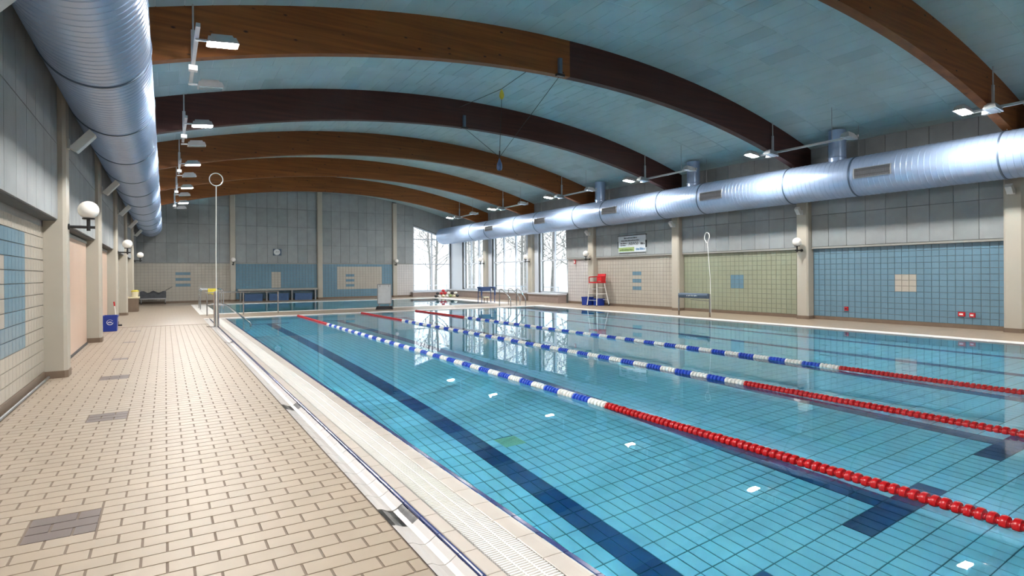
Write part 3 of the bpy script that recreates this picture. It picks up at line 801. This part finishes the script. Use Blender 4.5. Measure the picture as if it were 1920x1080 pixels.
# ---- hoist wires under the ceiling
hj = np.array([8.36, 14.5, 5.02])
t = thing('ceiling_hoist', 'wire hoist with yellow hook and blue weight hung between two beams', 'hoist', (8.36, 14.5, 4.6))
A, B = np.array([8.4, YB[3]-.045, zbot(8.4)-.03]), np.array([8.62, YB[4]-.045, zbot(8.62)-.03])
for q in (A, B):
    br = MB().box(q[0]-.045, q[0]+.045, q[1]-.04, q[1]+.04, q[2]+.0, q[2]+.42).build('beam_bracket', 'duct_band', t)
    MB().box(q[0]-.11, q[0]+.11, q[1]-.05, q[1]+.05, q[2]-.03, q[2]+.03).build('shackle', 'black_paint', br)
    MB().tube([q, hj], .007, 6).build('wire', 'black_paint', t)
MB().tube([(8.43, YB[3]+.2, 7.2), (8.45, 14.5, 7.02), (8.46, YB[4], 7.2)], .008, 6).build('top_wire', 'black_paint', t)
pz = 7.02
MB().lathe([(.01, 0), (.05, .03), (.075, .10), (.06, .2), (.035, .26), (.01, .3)], (8.45, 14.5, pz-.31), EZ, 14).build('hook_block', 'yellow_hook', t, smooth=True)
MB().tube([(8.45, 14.5, pz-.3), (8.36, 14.5, 5.0)], .007, 6).build('wire', 'black_paint', t)
MB().tube([(8.37, 14.5, 5.2), (8.36, 14.5, 5.0)], .018, 8).build('turnbuckle', 'black_paint', t)
MB().lathe([(.01, 0), (.06, .02), (.085, .08), (.075, .2), (.04, .29), (.015, .36)], (8.36, 14.5, 4.62), EZ, 14).build('weight', 'box_blue', t, smooth=True)

# ---- lane lines
FP = .065
def float_mesh(name, m, r, w_):
    return MB().lathe([(.03, -FP/2), (.03, -.020), (r*.93, -.019), (r, -.009), (r, .009), (r*.93, .019), (.03, .020), (.03, FP/2)], (0, 0, 0), EY, 12).mesh(name, m, smooth=True)
FM = {k: float_mesh('float', k, .055, .05) for k in ('red_float', 'blue_float', 'white_float')}
for x, lab in ((4.58, 'red, white and blue lane line beside the white overflow grate'), (7.17, 'middle lane line of red, blue and white floats'), (9.62, 'lane line of floats on the side of the coloured tile wall')):
    t = thing('lane_line', lab, 'lane line', (x, P1[2], WATER), 'lane lines on the water')
    MB().tube([(x, P1[2], WATER+.005), (x, 24.36, WATER+.005)], .018, 8).build('cable', 'steel_dull', t)
    fs = []; k = 0; y = P1[2]+.3
    while y < 24.28:
        c = 'red_float' if (y < 5.4 or y > 19.35) else ('white_float' if int((y-5.4)/(FP*5)) % 2 == 0 else 'blue_float')
        fs.append((y, c)); y += FP
    sz = sorted(range(len(fs)), key=lambda i: -((lambda r: 0 if r is None or not -10 < r[0] < 1930 else 1/r[2])(proj((x, fs[i][0], 0))))); big = set(sz[:300])
    rest = MB(); mk = ['red_float', 'blue_float', 'white_float']
    for i, (y, c) in enumerate(fs):
        if i in big:
            o = bpy.data.objects.new('float', FM[c]); COL.objects.link(o); o.parent = t
            o.location = (random.uniform(-.004, .004), y-P1[2], .006+random.uniform(-.003, .003)); o.rotation_euler = (random.uniform(-.06, .06), random.uniform(0, 6), random.uniform(-.07, .07))
        else: rest.lathe([(.03, -.032), (.03, -.02), (.049, -.019), (.053, 0), (.049, .019), (.03, .02), (.03, .032)], (x, y, WATER+.006), EY, 10, mk.index(c))
    rest.build('floats', mk, t, smooth=True, kind='stuff')

# ---- rails, poles and steps
def rail(name, pts, r, m, t, seg=10): return MB().tube(pts, r, seg).build(name, m, t, smooth=True)
def rounded(P, r=.08, n=5):
    P = [np.asarray(p, float) for p in P]; out = [P[0]]
    for a, b, c in zip(P, P[1:], P[2:]):
        d1, d2 = (a-b), (c-b); l1, l2 = np.linalg.norm(d1), np.linalg.norm(d2); q = min(r, l1*.45, l2*.45)
        s, e = b+d1/l1*q, b+d2/l2*q
        for k in range(n+1):
            u = k/n; out.append((1-u)**2*s+2*u*(1-u)*b+u*u*e)
    return out+[P[-1]]
bx, by = 1.34, 20.46
t = thing('stair_handrail', 'stainless handrail at the corner steps of the lane pool', 'handrail', (bx, by, 0))
for dx in (0, .09): rail('post', [(bx+dx, by, 0), (bx+dx, by, 1.13)], .035, 'steel', t)
rail('foot_loop', rounded([(bx-.22, by+.05, .02), (bx-.05, by-.22, .02), (bx+.05, by-.02, .02)]), .015, 'steel', t)
rail('sloping_rail', rounded([(bx, by, .70), (bx+.32, by, .70), (bx+1.05, by+.1, .06), (bx+1.05, by+.1, -.45)]), .028, 'steel', t)
rail('cross_tube', [(bx-.1, by, .72), (bx+.2, by, .72)], .03, 'steel', t)
t = thing('rescue_pole', 'white rescue pole with ring hook standing at the pool corner handrail', 'rescue pole', (bx+.045, by-.06, 0))
px, py, top = bx+.045, by-.06, 4.45
rail('shaft', [(px, py, 0), (px, py, 2.4), (px+.02, py, top)], .015, 'white_paint', t)
ring = [(px+.02+.19*math.sin(a), py, top+.22-.20*math.cos(a)) for a in [2*PI*k/28 for k in range(28)]]
MB().tube(ring, .014, 8, closed=True).build('ring_hook', 'white_paint', t, smooth=True)
t = thing('guard_rail', 'thin stainless guard rail on the walkway between the pools', 'railing', (2.8, 26.4, 0))
for x in (1.45, 2.80, 4.16): rail('post', [(x, 26.4, 0), (x, 26.4, .93)], .024, 'steel', t)
rail('top_rail', [(1.40, 26.4, .94), (4.2, 26.4, .94)], .022, 'steel', t)
t = thing('pool_entry_rail', 'bent stainless entry rail at the end of the shallow pool', 'handrail', (1.9, 33.0, 0))
for y in (33.0, 31.6):
    rail('hoop', rounded([(1.45, y, 0), (1.45, y, .98), (2.45, y, .98), (2.45, y, -.3)], .15), .026, 'steel', t)
rail('cross_tube', [(1.45, 33.0, .55), (1.45, 31.6, .55)], .02, 'steel', t)
c = MB(); 
for k in range(8):
    a, b_ = 1.78+k*.05, 1.83+k*.05; s0, s1 = .012*math.sin(k*1.3), .012*math.sin((k+1)*1.3)
    for off in (-.032, .032): c.quad([(a, 31.6+off+s0, .74+.03*math.sin(k)), (b_, 31.6+off+s1, .74+.03*math.sin(k+1)), (b_, 31.6+off*.8, 1.0), (a, 31.6+off*.8, 1.0)])
    c.quad([(a, 31.6-.026, 1.0), (b_, 31.6-.026, 1.0), (b_, 31.6, 1.014), (a, 31.6, 1.014)]); c.quad([(a, 31.6, 1.014), (b_, 31.6, 1.014), (b_, 31.6+.026, 1.0), (a, 31.6+.026, 1.0)])
tag(c.build('yellow_towel', 'yellow'), 'yellow cloth hung over the entry rail of the shallow pool', 'towel')
t = thing('stair_rails', 'three curved stainless handrails at the far steps of the lane pool', 'handrail', tuple(gp(953, 575)))
for (ua, ub, v) in ((936.6, 957.5, 575), (953.5, 975, 572), (968.5, 985.5, 574)):
    a, b_ = gp(ua, v), gp(ub, v)
    a = np.array([a[0], a[1], 0]); b_ = np.array([b_[0], b_[1], 0])
    rail('handrail', rounded([a+[0, 0, -.35], a+[0, 0, .86], a+(b_-a)*.25+[0, 0, .86], b_+[0, 0, .42], b_+[0, 0, -.35]], .16), .025, 'steel', t)

# ---- roll-up cover on its stand with a second rescue pole
yl, yr, sx_ = 15.58, 14.12, 16.9
t = thing('cover_roller', 'slate blue rolled cover on a steel stand at the edge of the lane pool', 'cover roller', (sx_, 14.85, 0))
for y in (yl, yr):
    l = rail('leg', [(sx_, y, 0), (sx_, y, .84)], .026, 'steel', t)
    MB().lathe([(.03, 0), (.03, .17)], (sx_, y, 0), EZ, 10).build('rust_sleeve', 'base_brown', l, smooth=True)
MB().lathe([(.02, 0), (.095, .01), (.1, .05), (.1, yl-yr-.13), (.095, yl-yr-.09), (.02, yl-yr-.08)], (sx_, yr+.04, .76), EY, 22).build('rolled_cover', 'slate_roll', t, smooth=True)
rail('lower_bar', [(sx_, yr, .58), (sx_, 14.6, .60), (sx_, 15.0, .61)], .012, 'steel', t)
pr = MB()
for k in range(11):
    yk = 14.62+k*.048
    pr.obox((sx_-.103, yk, .76+.006*(k % 2)), (EY, EZ, (-1, 0, 0)), (.03, .012+.012*(k % 3), .006))
pr.build('print_marks', 'white_paint', t, kind='stuff')
t = thing('rescue_pole', 'white rescue pole with loop hook leaning at the cover roller', 'rescue pole', (sx_+.06, yr, 0))
rail('shaft', [(sx_+.06, yr, 0), (sx_+.06, yr+.02, 1.4), (sx_+.06, yr+.14, 2.72)], .011, 'white_paint', t)
cyy, cz_ = yr+.16, 2.92
MB().tube([(sx_+.06+.01*math.cos(3*a), cyy+.11*math.sin(a), cz_-.16*math.cos(a)-(.05 if abs(math.sin(a)) < .3 and math.cos(a) > 0 else 0)) for a in [2*PI*k/24 for k in range(24)]], .016, 8, closed=True).build('loop_hook', 'white_paint', t, smooth=True)

# ---- lifeguard chair
lx, ly = 18.22, 22.1
t = thing('lifeguard_chair', 'white ladder lifeguard chair with red seat against the cream tiles', 'chair', (lx+.35, ly+.3, 0))
legs = [((lx, ly+.75, 0), (lx+.1, ly+.62, 1.18)), ((lx, ly+.0, 0), (lx+.1, ly+.08, 1.18)), ((lx+.75, ly+.80, .06), (lx+.55, ly+.62, 1.15)), ((lx+.75, ly-.05, .06), (lx+.55, ly+.08, 1.15))]
for i, (a, b_) in enumerate(legs):
    l = rail('leg', [a, b_], .024, 'white_paint', t)
    if i > 1: MB().lathe([(.02, -.02), (.055, -.015), (.055, .015), (.02, .02)], (a[0], a[1], .055), EX, 14).build('wheel', 'black_rubber', l, smooth=True)
    else: MB().lathe([(.03, 0), (.03, .04)], (a[0], a[1], 0), EZ, 10).build('rubber_foot', 'black_rubber', l, smooth=True)
def lp(i, z): a, b_ = np.array(legs[i][0]), np.array(legs[i][1]); return a+(b_-a)*((z-a[2])/(b_[2]-a[2]))
for z in (.28, .55, .85): rail('rung', [lp(0, z), lp(1, z)], .018, 'steel_dull', t)
for z in (.3, .6, .9): rail('brace', [lp(2, z), lp(3, z)], .014, 'white_paint', t)
for i, j in ((0, 2), (1, 3)): rail('side_brace', [lp(i, .6), lp(j, .6)], .014, 'white_paint', t)
MB().box(lx+.05, lx+.62, ly+.02, ly+.68, 1.14, 1.20).build('seat', 'red_paint', t)
MB().obox((lx+.62, ly+.35, 1.42), (EY, (.12, 0, .99), (-.99, 0, .12)), (.6, .36, .04)).build('backrest', 'red_paint', t)
for y in (ly+.02, ly+.66):
    a = rail('armrest', rounded([(lx+.08, y, 1.18), (lx+.06, y, 1.44), (lx+.6, y, 1.46)], .06), .026, 'red_paint', t)
MB().box(lx+.3, lx+.58, ly+.0, ly+.025, 1.15, 1.42).build('side_panel', 'red_paint', t)
# ---- crates
def crate(x0, x1, y0, y1, h, label, grp, mark):
    t = thing('storage_crate', label, 'crate', ((x0+x1)/2, (y0+y1)/2, 0), grp); b = MB(); e = .03
    cx_, cy_ = (x0+x1)/2, (y0+y1)/2; s = .93
    lo = [(cx_+(x-cx_)*s, cy_+(y-cy_)*s, 0) for x, y in ((x0, y0), (x1, y0), (x1, y1), (x0, y1))]; hi = [(x, y, h) for x, y in ((x0, y0), (x1, y0), (x1, y1), (x0, y1))]
    ins = [(cx_+(x-cx_)*.9, cy_+(y-cy_)*.9, h) for x, y, z in hi]; bot = [(cx_+(x-cx_)*.8, cy_+(y-cy_)*.8, .03) for x, y, z in hi]
    for i in range(4):
        j = (i+1) % 4; b.quad([lo[i], lo[j], hi[j], hi[i]]); b.quad([hi[i], hi[j], ins[j], ins[i]]); b.quad([ins[i], ins[j], bot[j], bot[i]])
    b.quad(lo[::-1]); b.quad(bot); b.build('tub', 'blue_plastic', t)
    r = MB(); r.box(x0-.012, x1+.012, y0-.012, y0, h-.05, h+.004).box(x0-.012, x1+.012, y1, y1+.012, h-.05, h+.004).box(x0-.012, x0, y0, y1, h-.05, h+.004).box(x1, x1+.012, y0, y1, h-.05, h+.004); r.build('rim', 'blue_plastic', t)
    return t
t = crate(-1.58, -1.22, 20.6, 21.05, .46, 'blue recycling bin with white round emblem at the foot of a column', None, True)
t.name = 'recycling_bin'; t['category'] = 'bin'
ym = 20.6
MB().tube([(-1.40+.075*math.cos(a), ym+.012, .27+.075*math.sin(a)) for a in [.5+5.6*k/20 for k in range(21)]], .010, 6).build('emblem_ring', 'white_paint', t)
e = MB()
for sx in (-1, 1): e.obox((-1.40+sx*.018, ym+.012, .275), ((.7, 0, .7*sx), EY, (-.7*sx, 0, .7)), (.03, .012, .06))
e.build('emblem_heart', 'white_paint', t)
crate(18.38, 18.78, 23.02, 23.5, .42, 'blue plastic crate at the foot of the white globe lamp column', 'crates beside the lifeguard chair', False)
crate(18.66, 19.02, 22.45, 22.92, .34, 'blue plastic crate half behind the lifeguard chair', 'crates beside the lifeguard chair', False)

# ---- pavement sign on the walkway
c0 = gp(721, 580); sx_, sy_ = c0[0], c0[1]
t = thing('pavement_sign', 'blank grey poster sign on a black wheeled base between the pools', 'sign', (sx_, sy_, 0))
d = np.array([.92, -.39, 0]); nrm = np.array([-.39, -.92, 0])
def P3(a, n_, z): return np.array([sx_, sy_, z])+d*a+nrm*n_
bs = MB().obox(P3(0, 0, .075), (d, nrm, EZ), (.80, .46, .15), 0, .05).build('base', 'black_rubber', t)
for a in (-.24, .24):
    MB().lathe([(.03, 0), (.022, .02), (.03, .05), (.022, .08), (.03, .12)], P3(a, 0, .14), EZ, 12).build('spring', 'steel_dull', t, smooth=True)
    MB().obox(P3(a*1.25, .22, .10), (d, nrm, EZ), (.05, .06, .09)).build('wheel', 'black_paint', bs)
MB().obox(P3(0, 0, .72), (d, EZ, nrm), (.60, .88, .02)).build('poster_panel', 'sheet_grey', t)
fr = MB()
for (a, z, w_, h_) in ((0, 1.17, .66, .04), (0, .27, .66, .04), (-.31, .72, .04, .9), (.31, .72, .04, .9)): fr.obox(P3(a, 0, z), (d, EZ, nrm), (w_, h_, .035))
fr.build('frame', 'steel_dull', t)
for a in (-.2, .2): MB().obox(P3(a, .024, 1.10), (d, EZ, nrm), (.03, .10, .012)).build('clip', 'steel_dull', t)

# ---- blue padded frame by the windows
c0 = gp(912, 567.5); fx, fy = c0[0], c0[1]
t = thing('padded_walker_frame', 'blue padded tubular frame standing beside the shallow pool', 'frame', (fx, fy, 0))
for dx in (-.42, .42):
    for dy in (-.22, .22): rail('leg', [(fx+dx, fy+dy, 0), (fx+dx*.94, fy+dy, .88)], .022, 'blue_fabric', t)
    MB().tube([(fx+dx*.95, fy-.26, .86), (fx+dx*.95, fy+.26, .86)], .055, 10).build('side_pad', 'blue_fabric', t, smooth=True)
    MB().tube([(fx+dx*1.02, fy-.22, .86), (fx+dx*1.04, fy-.22, .42)], .04, 10).build('hanging_pad', 'blue_fabric', t, smooth=True)
MB().box(fx-.38, fx+.38, fy+.19, fy+.25, .66, .90).build('back_pad', 'blue_fabric', t)
rail('brace', [(fx-.4, fy+.22, .35), (fx+.4, fy+.22, .35)], .015, 'steel', t)
MB().box(fx-.2, fx+.12, fy-.1, fy+.12, .28, .34).build('seat', 'cream_plastic', t)
for dx in (-.14, .06): rail('seat_post', [(fx+dx, fy, 0), (fx+dx, fy, .28)], .02, 'black_paint', t)

# ---- heap of soft toys by the window sill
TOYC = [('red_paint', 'red'), ('white_float', 'white'), ('tarp', 'grey'), ('cream_plastic', 'cream'), ('green_print', 'green'), ('black_rubber', 'black'), ('yellow', 'yellow'), ('white_paint', 'off-white')]
c0 = gp(838, 557.5)
spots_ = [(-.75, 0, 0, 2), (-.48, .02, 0, 7), (-.20, -.03, 0, 3), (.08, -.03, 0, 1), (.36, 0, 0, 4), (.64, 0, 0, 3), (.92, .03, 0, 2), (-.34, 0, .2, 0), (-.06, 0, .2, 0), (.22, 0, .2, 1), (.50, .0, .2, 5), (-.62, .0, .2, 5), (-.2, 0, .38, 0), (.78, 0, .2, 7)]
cnt = {}
for k, (dx, dy, dz, ci) in enumerate(spots_):
    b = MB().ball((0, 0, 0), .125, 14, 9, 0, (1.0, 1.0, .72)); rr = random.Random(k)
    ph = [rr.uniform(0, 6) for _ in range(3)]
    b.v = [(x*(1+.12*math.sin(9*z*5+ph[0])), y*(1+.12*math.sin(8*x*4+ph[1])), z*(1+.18*math.sin(7*y*5+ph[2]))) for x, y, z in b.v]
    zm = min(v[2] for v in b.v)
    b.v = [(x+c0[0]+dx, y+c0[1]+dy+.2, z-zm+dz) for x, y, z in b.v]
    m_, nm_ = TOYC[ci]
    tag(b.build('soft_toy', m_, smooth=True), '%s soft pool toy %s the heap by the window sill' % (nm_, 'on top of' if dz > .1 else 'at the bottom of'), 'toy', 'heap of soft toys')

# ---- things along the end wall
t = thing('wall_clock', 'square grey-framed wall clock above the blue tile field', 'clock', (6.37, YF-.02, 3.18))
MB().obox((6.37, YF-.04, 3.18), (EX, EZ, (0, -1, 0)), (.52, .44, .06), 0, .01).build('case', 'slate_roll', t)
MB().lathe([(.2, 0), (.2, .01), (.19, .012)], (6.34, YF-.07, 3.18), (0, -1, 0), 24).build('dial', 'sheet_grey', t)
MB().obox((6.31, YF-.088, 3.20), ((.8, 0, .6), EY, (-.6, 0, .8)), (.10, .006, .025)).build('hour_hand', 'ink', t)
MB().obox((6.41, YF-.092, 3.19), ((.96, 0, .26), EY, (-.26, 0, .96)), (.15, .006, .018)).build('minute_hand', 'ink', t)
t = thing('wall_bench', 'long grey bench along the blue tile field of the end wall', 'bench', (6.4, YF-.3, 0))
MB().box(3.95, 8.85, YF-.52, YF-.03, .66, .78).build('bench_top', 'ledge_grey', t)
for x in (4.1, 5.65, 7.2, 8.7): MB().box(x-.04, x+.04, YF-.46, YF-.06, 0, .66).build('leg', 'steel_dull', t)
for k, (a, b_) in enumerate(((4.35, 5.4), (5.8, 7.0), (7.4, 8.5))):
    o = MB().box(a, b_, YF-.40, YF-.1, 0, .40).box(a-.02, b_+.02, YF-.42, YF-.08, .40, .45).box(a+.1, b_-.1, YF-.415, YF-.40, .2, .3).build('storage_box', 'box_blue')
    tag(o, 'dark blue storage box under the grey bench', 'box', 'storage boxes under the bench')
t = thing('covered_trolley', 'dark steel trolley with folded tarpaulin in the corner by the cream tiles', 'trolley', (-.7, 39.6, 0))
MB().box(-1.25, .05, 39.3, 39.95, .30, .36).build('shelf', 'steel_dull', t)
for x in (-1.2, 0.0):
    for y in (39.35, 39.9):
        l = rail('leg', [(x, y, .08), (x, y, .8)], .022, 'steel_dull', t)
        MB().lathe([(.02, -.02), (.045, -.015), (.045, .015), (.02, .02)], (x, y, .05), EX, 12).build('wheel', 'black_rubber', l, smooth=True)
rail('push_handle', rounded([(0.0, 39.35, .78), (.35, 39.35, 1.0), (.35, 39.9, 1.0), (0.0, 39.9, .78)], .1), .02, 'steel', t)
tb = MB(); nx, nyy = 14, 6
for i in range(nx):
    for j in range(nyy):
        def hh(i, j): return .68+.06*math.sin(i*1.1)+.05*math.cos(j*1.7+i*.4)
        X = lambda i: -1.25+1.3*i/nx
        Y = lambda j: 39.3+.65*j/nyy
        tb.quad([(X(i), Y(j), hh(i, j)), (X(i+1), Y(j), hh(i+1, j)), (X(i+1), Y(j+1), hh(i+1, j+1)), (X(i), Y(j+1), hh(i, j+1))])
    tb.quad([(X(i), 39.3, .36), (X(i+1), 39.3, .36), (X(i+1), 39.3, hh(i+1, 0)), (X(i), 39.3, hh(i, 0))])
tb.build('tarpaulin', 'tarp', t)
t = thing('cleaning_shelf', 'small cream shelf with yellow tubs beside a deck wall column', 'shelf', (-1.25, 31.9, 0))
for y in (31.6, 32.2): MB().box(-1.6, -1.06, y-.02, y+.02, 0, .62).build('side_panel', 'base_brown', t)
MB().box(-1.62, -1.02, 31.55, 32.25, .62, .68).build('shelf_board', 'cream_plastic', t)
for k, (y, lab) in enumerate(((31.72, 'cream cleaning tub with yellow lid next to the column'), (32.05, 'cream cleaning tub with yellow lid, farther from the column'))):
    u = thing('cleaning_tub', 'cream cleaning tub with yellow lid on the small shelf', 'tub', (-1.2, y, .68), 'tubs on the cleaning shelf')
    MB().lathe([(.11, 0), (.14, .2), (.145, .24)], (-1.2, y, .68), EZ, 16).build('tub', 'cream_plastic', u, smooth=True)
    MB().lathe([(.15, .24), (.15, .28), (.1, .31), (.02, .31)], (-1.2, y, .68), EZ, 16).build('lid', 'yellow', u, smooth=True)
t = thing('floor_squeegee', 'white floor squeegee with red grip leaning in the deck wall corner', 'squeegee', (-1.36, 22.75, 0))
rail('handle', [(-1.36, 22.75, .04), (-1.42, 22.72, .70)], .016, 'white_paint', t); rail('grip', [(-1.417, 22.722, .66), (-1.43, 22.717, .80)], .022, 'red_paint', t)
MB().box(-1.50, -1.22, 22.72, 22.78, 0, .05).build('blade', 'black_rubber', t)

# ---- signs and sockets on the coloured wall
by0, by1, bz0, bz1 = 19.45, 21.3, 2.62, 3.40
t = thing('notice_board', 'white information board with dark lettering and green and blue bands', 'sign', (XRU-.03, 20.4, 2.6))
MB().box(XRU-.07, XRU-.02, by0, by1, bz0, bz1).build('board', 'sign_face', t)
MB().box(XRU-.075, XRU-.07, by0+.75, by1-.02, bz0+.04, bz0+.24).build('green_band', 'green_print', t)
MB().box(XRU-.09, XRU-.02, by0-.03, by1+.03, bz1, bz1+.03).build('top_frame', 'slot_dark', t)
for y in (by0-.03, by1): MB().box(XRU-.09, XRU-.02, y, y+.03, bz0+.2, bz1-.25).build('side_clip', 'ink', t)
def text(s, y, z, h, m, parent, name):
    cu = bpy.data.curves.new(name, 'FONT'); cu.body = s; cu.size = h; cu.extrude = .002; cu.align_x = 'CENTER'
    tmp = bpy.data.objects.new(name, cu); COL.objects.link(tmp); dg = bpy.context.evaluated_depsgraph_get()
    me = bpy.data.meshes.new_from_object(tmp.evaluated_get(dg)); bpy.data.objects.remove(tmp)
    me.materials.clear(); me.materials.append(MATS[m])
    o = bpy.data.objects.new(name, me); COL.objects.link(o); o.parent = parent
    o.rotation_euler = (PI/2, 0, -PI/2); o.location = Vector((XRU-.078, y, z))-base_of(parent)
text('ABW50', 20.25, 2.96, .2, 'ink', t, 'lettering')
mk = MB()
def marks(y0, y1, z, h_, n_, b):
    for k in range(n_):
        yk = y0+(y1-y0)*(k+.5)/n_; w_ = (y1-y0)/n_*(.55+.3*((k*7) % 3)/2); hz = h_*(.7+.3*((k*5) % 4)/3)
        b.box(XRU-.074, XRU-.069, yk-w_/2, yk+w_/2, z, z+hz)
marks(20.0, 20.9, 3.27, .06, 12, mk); marks(19.85, 21.1, 3.15, .055, 20, mk); marks(20.7, 21.15, 3.02, .07, 6, mk); marks(20.75, 21.15, 2.93, .06, 6, mk); marks(19.5, 19.78, 2.95, .12, 3, mk)
mk.build('small_lettering', 'ink', t, kind='stuff')
m2 = MB(); marks(19.5, 20.1, 2.70, .12, 7, m2); m2.build('blue_lettering', 'blue_print', t, kind='stuff')
m3 = MB(); marks(20.28, 21.2, 2.70, .09, 14, m3)
mat('green_ink', (96, 120, 70), .6); 
for v in range(len(m3.v)): m3.v[v] = (m3.v[v][0]-.006, m3.v[v][1], m3.v[v][2])
m3.build('green_lettering', 'green_ink', t, kind='stuff')
def socket(y, z, w_, label, two):
    t = thing('wall_socket', label, 'socket', (XR-.01, y, z), 'red sockets on the blue tile field')
    MB().obox((XR-.03, y, z), (EY, EZ, (-1, 0, 0)), (w_, .13, .05), 0, .01).build('frame', 'red_paint', t)
    MB().obox((XR-.058, y, z), (EY, EZ, (-1, 0, 0)), (w_*.5, .045, .01)).build('cover', 'white_paint' if two else 'black_paint', t)
socket(7.26, .40, .17, 'wider red wall socket with white cover low on the blue tiles', True)
socket(7.01, .385, .14, 'narrower red wall socket with white cover low on the blue tiles', True)
socket(10.44, .40, .12, 'single small red wall socket near the globe lamp column', False)
q = onx(1078.5, 491, XRU)
t = thing('alarm_box', 'small red-framed alarm box beside the two-light window', 'alarm', (XRU-.03, q[1], q[2]))
MB().obox((XRU-.03, q[1], q[2]), (EY, EZ, (-1, 0, 0)), (.13, .22, .04)).build('frame', 'red_paint', t)
MB().obox((XRU-.055, q[1], q[2]), (EY, EZ, (-1, 0, 0)), (.07, .13, .012)).build('glass', 'white_paint', t)

# ================================================================== OUTDOORS
gr = MB().box(19.7, 90, -5, 95, -.45, -.30).box(-20, 19.7, 41.2, 95, -.45, -.30)
tag(gr.build('snow_ground', 'snow', kind='stuff'), 'snow-covered ground outside the windows', 'snow')
def tree(x, y, H, seed, label):
    r = random.Random(seed); t = thing('bare_tree', label, 'tree', (x, y, -.3), 'bare winter trees outside the windows')
    tb = MB(); br = MB()
    top = np.array([x+r.uniform(-.5, .5), y+r.uniform(-.5, .5), H])
    pts = [np.array([x, y, -.30])*(1-k/5)+top*(k/5)+np.array([r.uniform(-.1, .1), r.uniform(-.1, .1), 0])*(k > 0) for k in range(6)]
    r0 = H*.013; tb.tube(pts, [r0*(1-.75*k/5) for k in range(6)], 8)
    def branch(p, d, L, rad, depth):
        q = p; P = [p]; dd = d
        for k in range(3):
            dd = dd+np.array([r.uniform(-.25, .25), r.uniform(-.25, .25), r.uniform(-.1, .22)]); dd /= np.linalg.norm(dd); q = q+dd*L/3; P.append(q)
        br.tube(P, [rad, rad*.75, rad*.5, rad*.25], 4 if depth else 5, caps=False)
        if depth < 2:
            for k in range(5 if depth == 0 else 4):
                s = P[1+k % 3]; e = dd+np.array([r.uniform(-.9, .9), r.uniform(-.9, .9), r.uniform(-.3, .7)]); branch(s, e/np.linalg.norm(e), L*.6, rad*.5, depth+1)
    for k in range(22):
        f = .2+.78*k/22; i = min(4, int(f*5)); p = pts[i]+(pts[i+1]-pts[i])*(f*5-i); a = r.uniform(0, 2*PI)
        branch(p, np.array([math.cos(a), math.sin(a), .55]), H*.24*(1.1-.5*f), r0*.36*(1-.5*f), 0)
    tb.build('trunk', 'bark', t, smooth=True); br.build('branches', 'bark', t, kind='stuff')
TR = [(24.5, 37.5, 10), (27, 43, 12), (23.2, 33.0, 9), (30, 40, 13), (22.6, 44.5, 10), (25.5, 48, 12), (20.5, 47, 11), (29, 52, 13), (33, 47, 13), (22.2, 52, 12), (35, 55, 14), (27.5, 34, 11), (18.8, 51, 11), (31, 60, 14)]
for k, (x, y, H) in enumerate(TR): tree(x, y, H, 40+k, 'bare grey tree among the others outside the tall windows')
t = thing('garden_fence', 'low white rail fence in the snow outside the windows', 'fence', (24, 42, -.3))
F = [(21.6, 30), (22.0, 44.2), (12, 45)]
for a, b_ in zip(F, F[1:]):
    n_ = 6
    for z in (.35, .75): MB().tube([(a[0], a[1], z), (b_[0], b_[1], z)], .035, 6).build('rail', 'window_white', t)
    for k in range(n_): MB().tube([(a[0]+(b_[0]-a[0])*k/n_, a[1]+(b_[1]-a[1])*k/n_, -.30), (a[0]+(b_[0]-a[0])*k/n_, a[1]+(b_[1]-a[1])*k/n_, .8)], .04, 6).build('post', 'window_white', t)
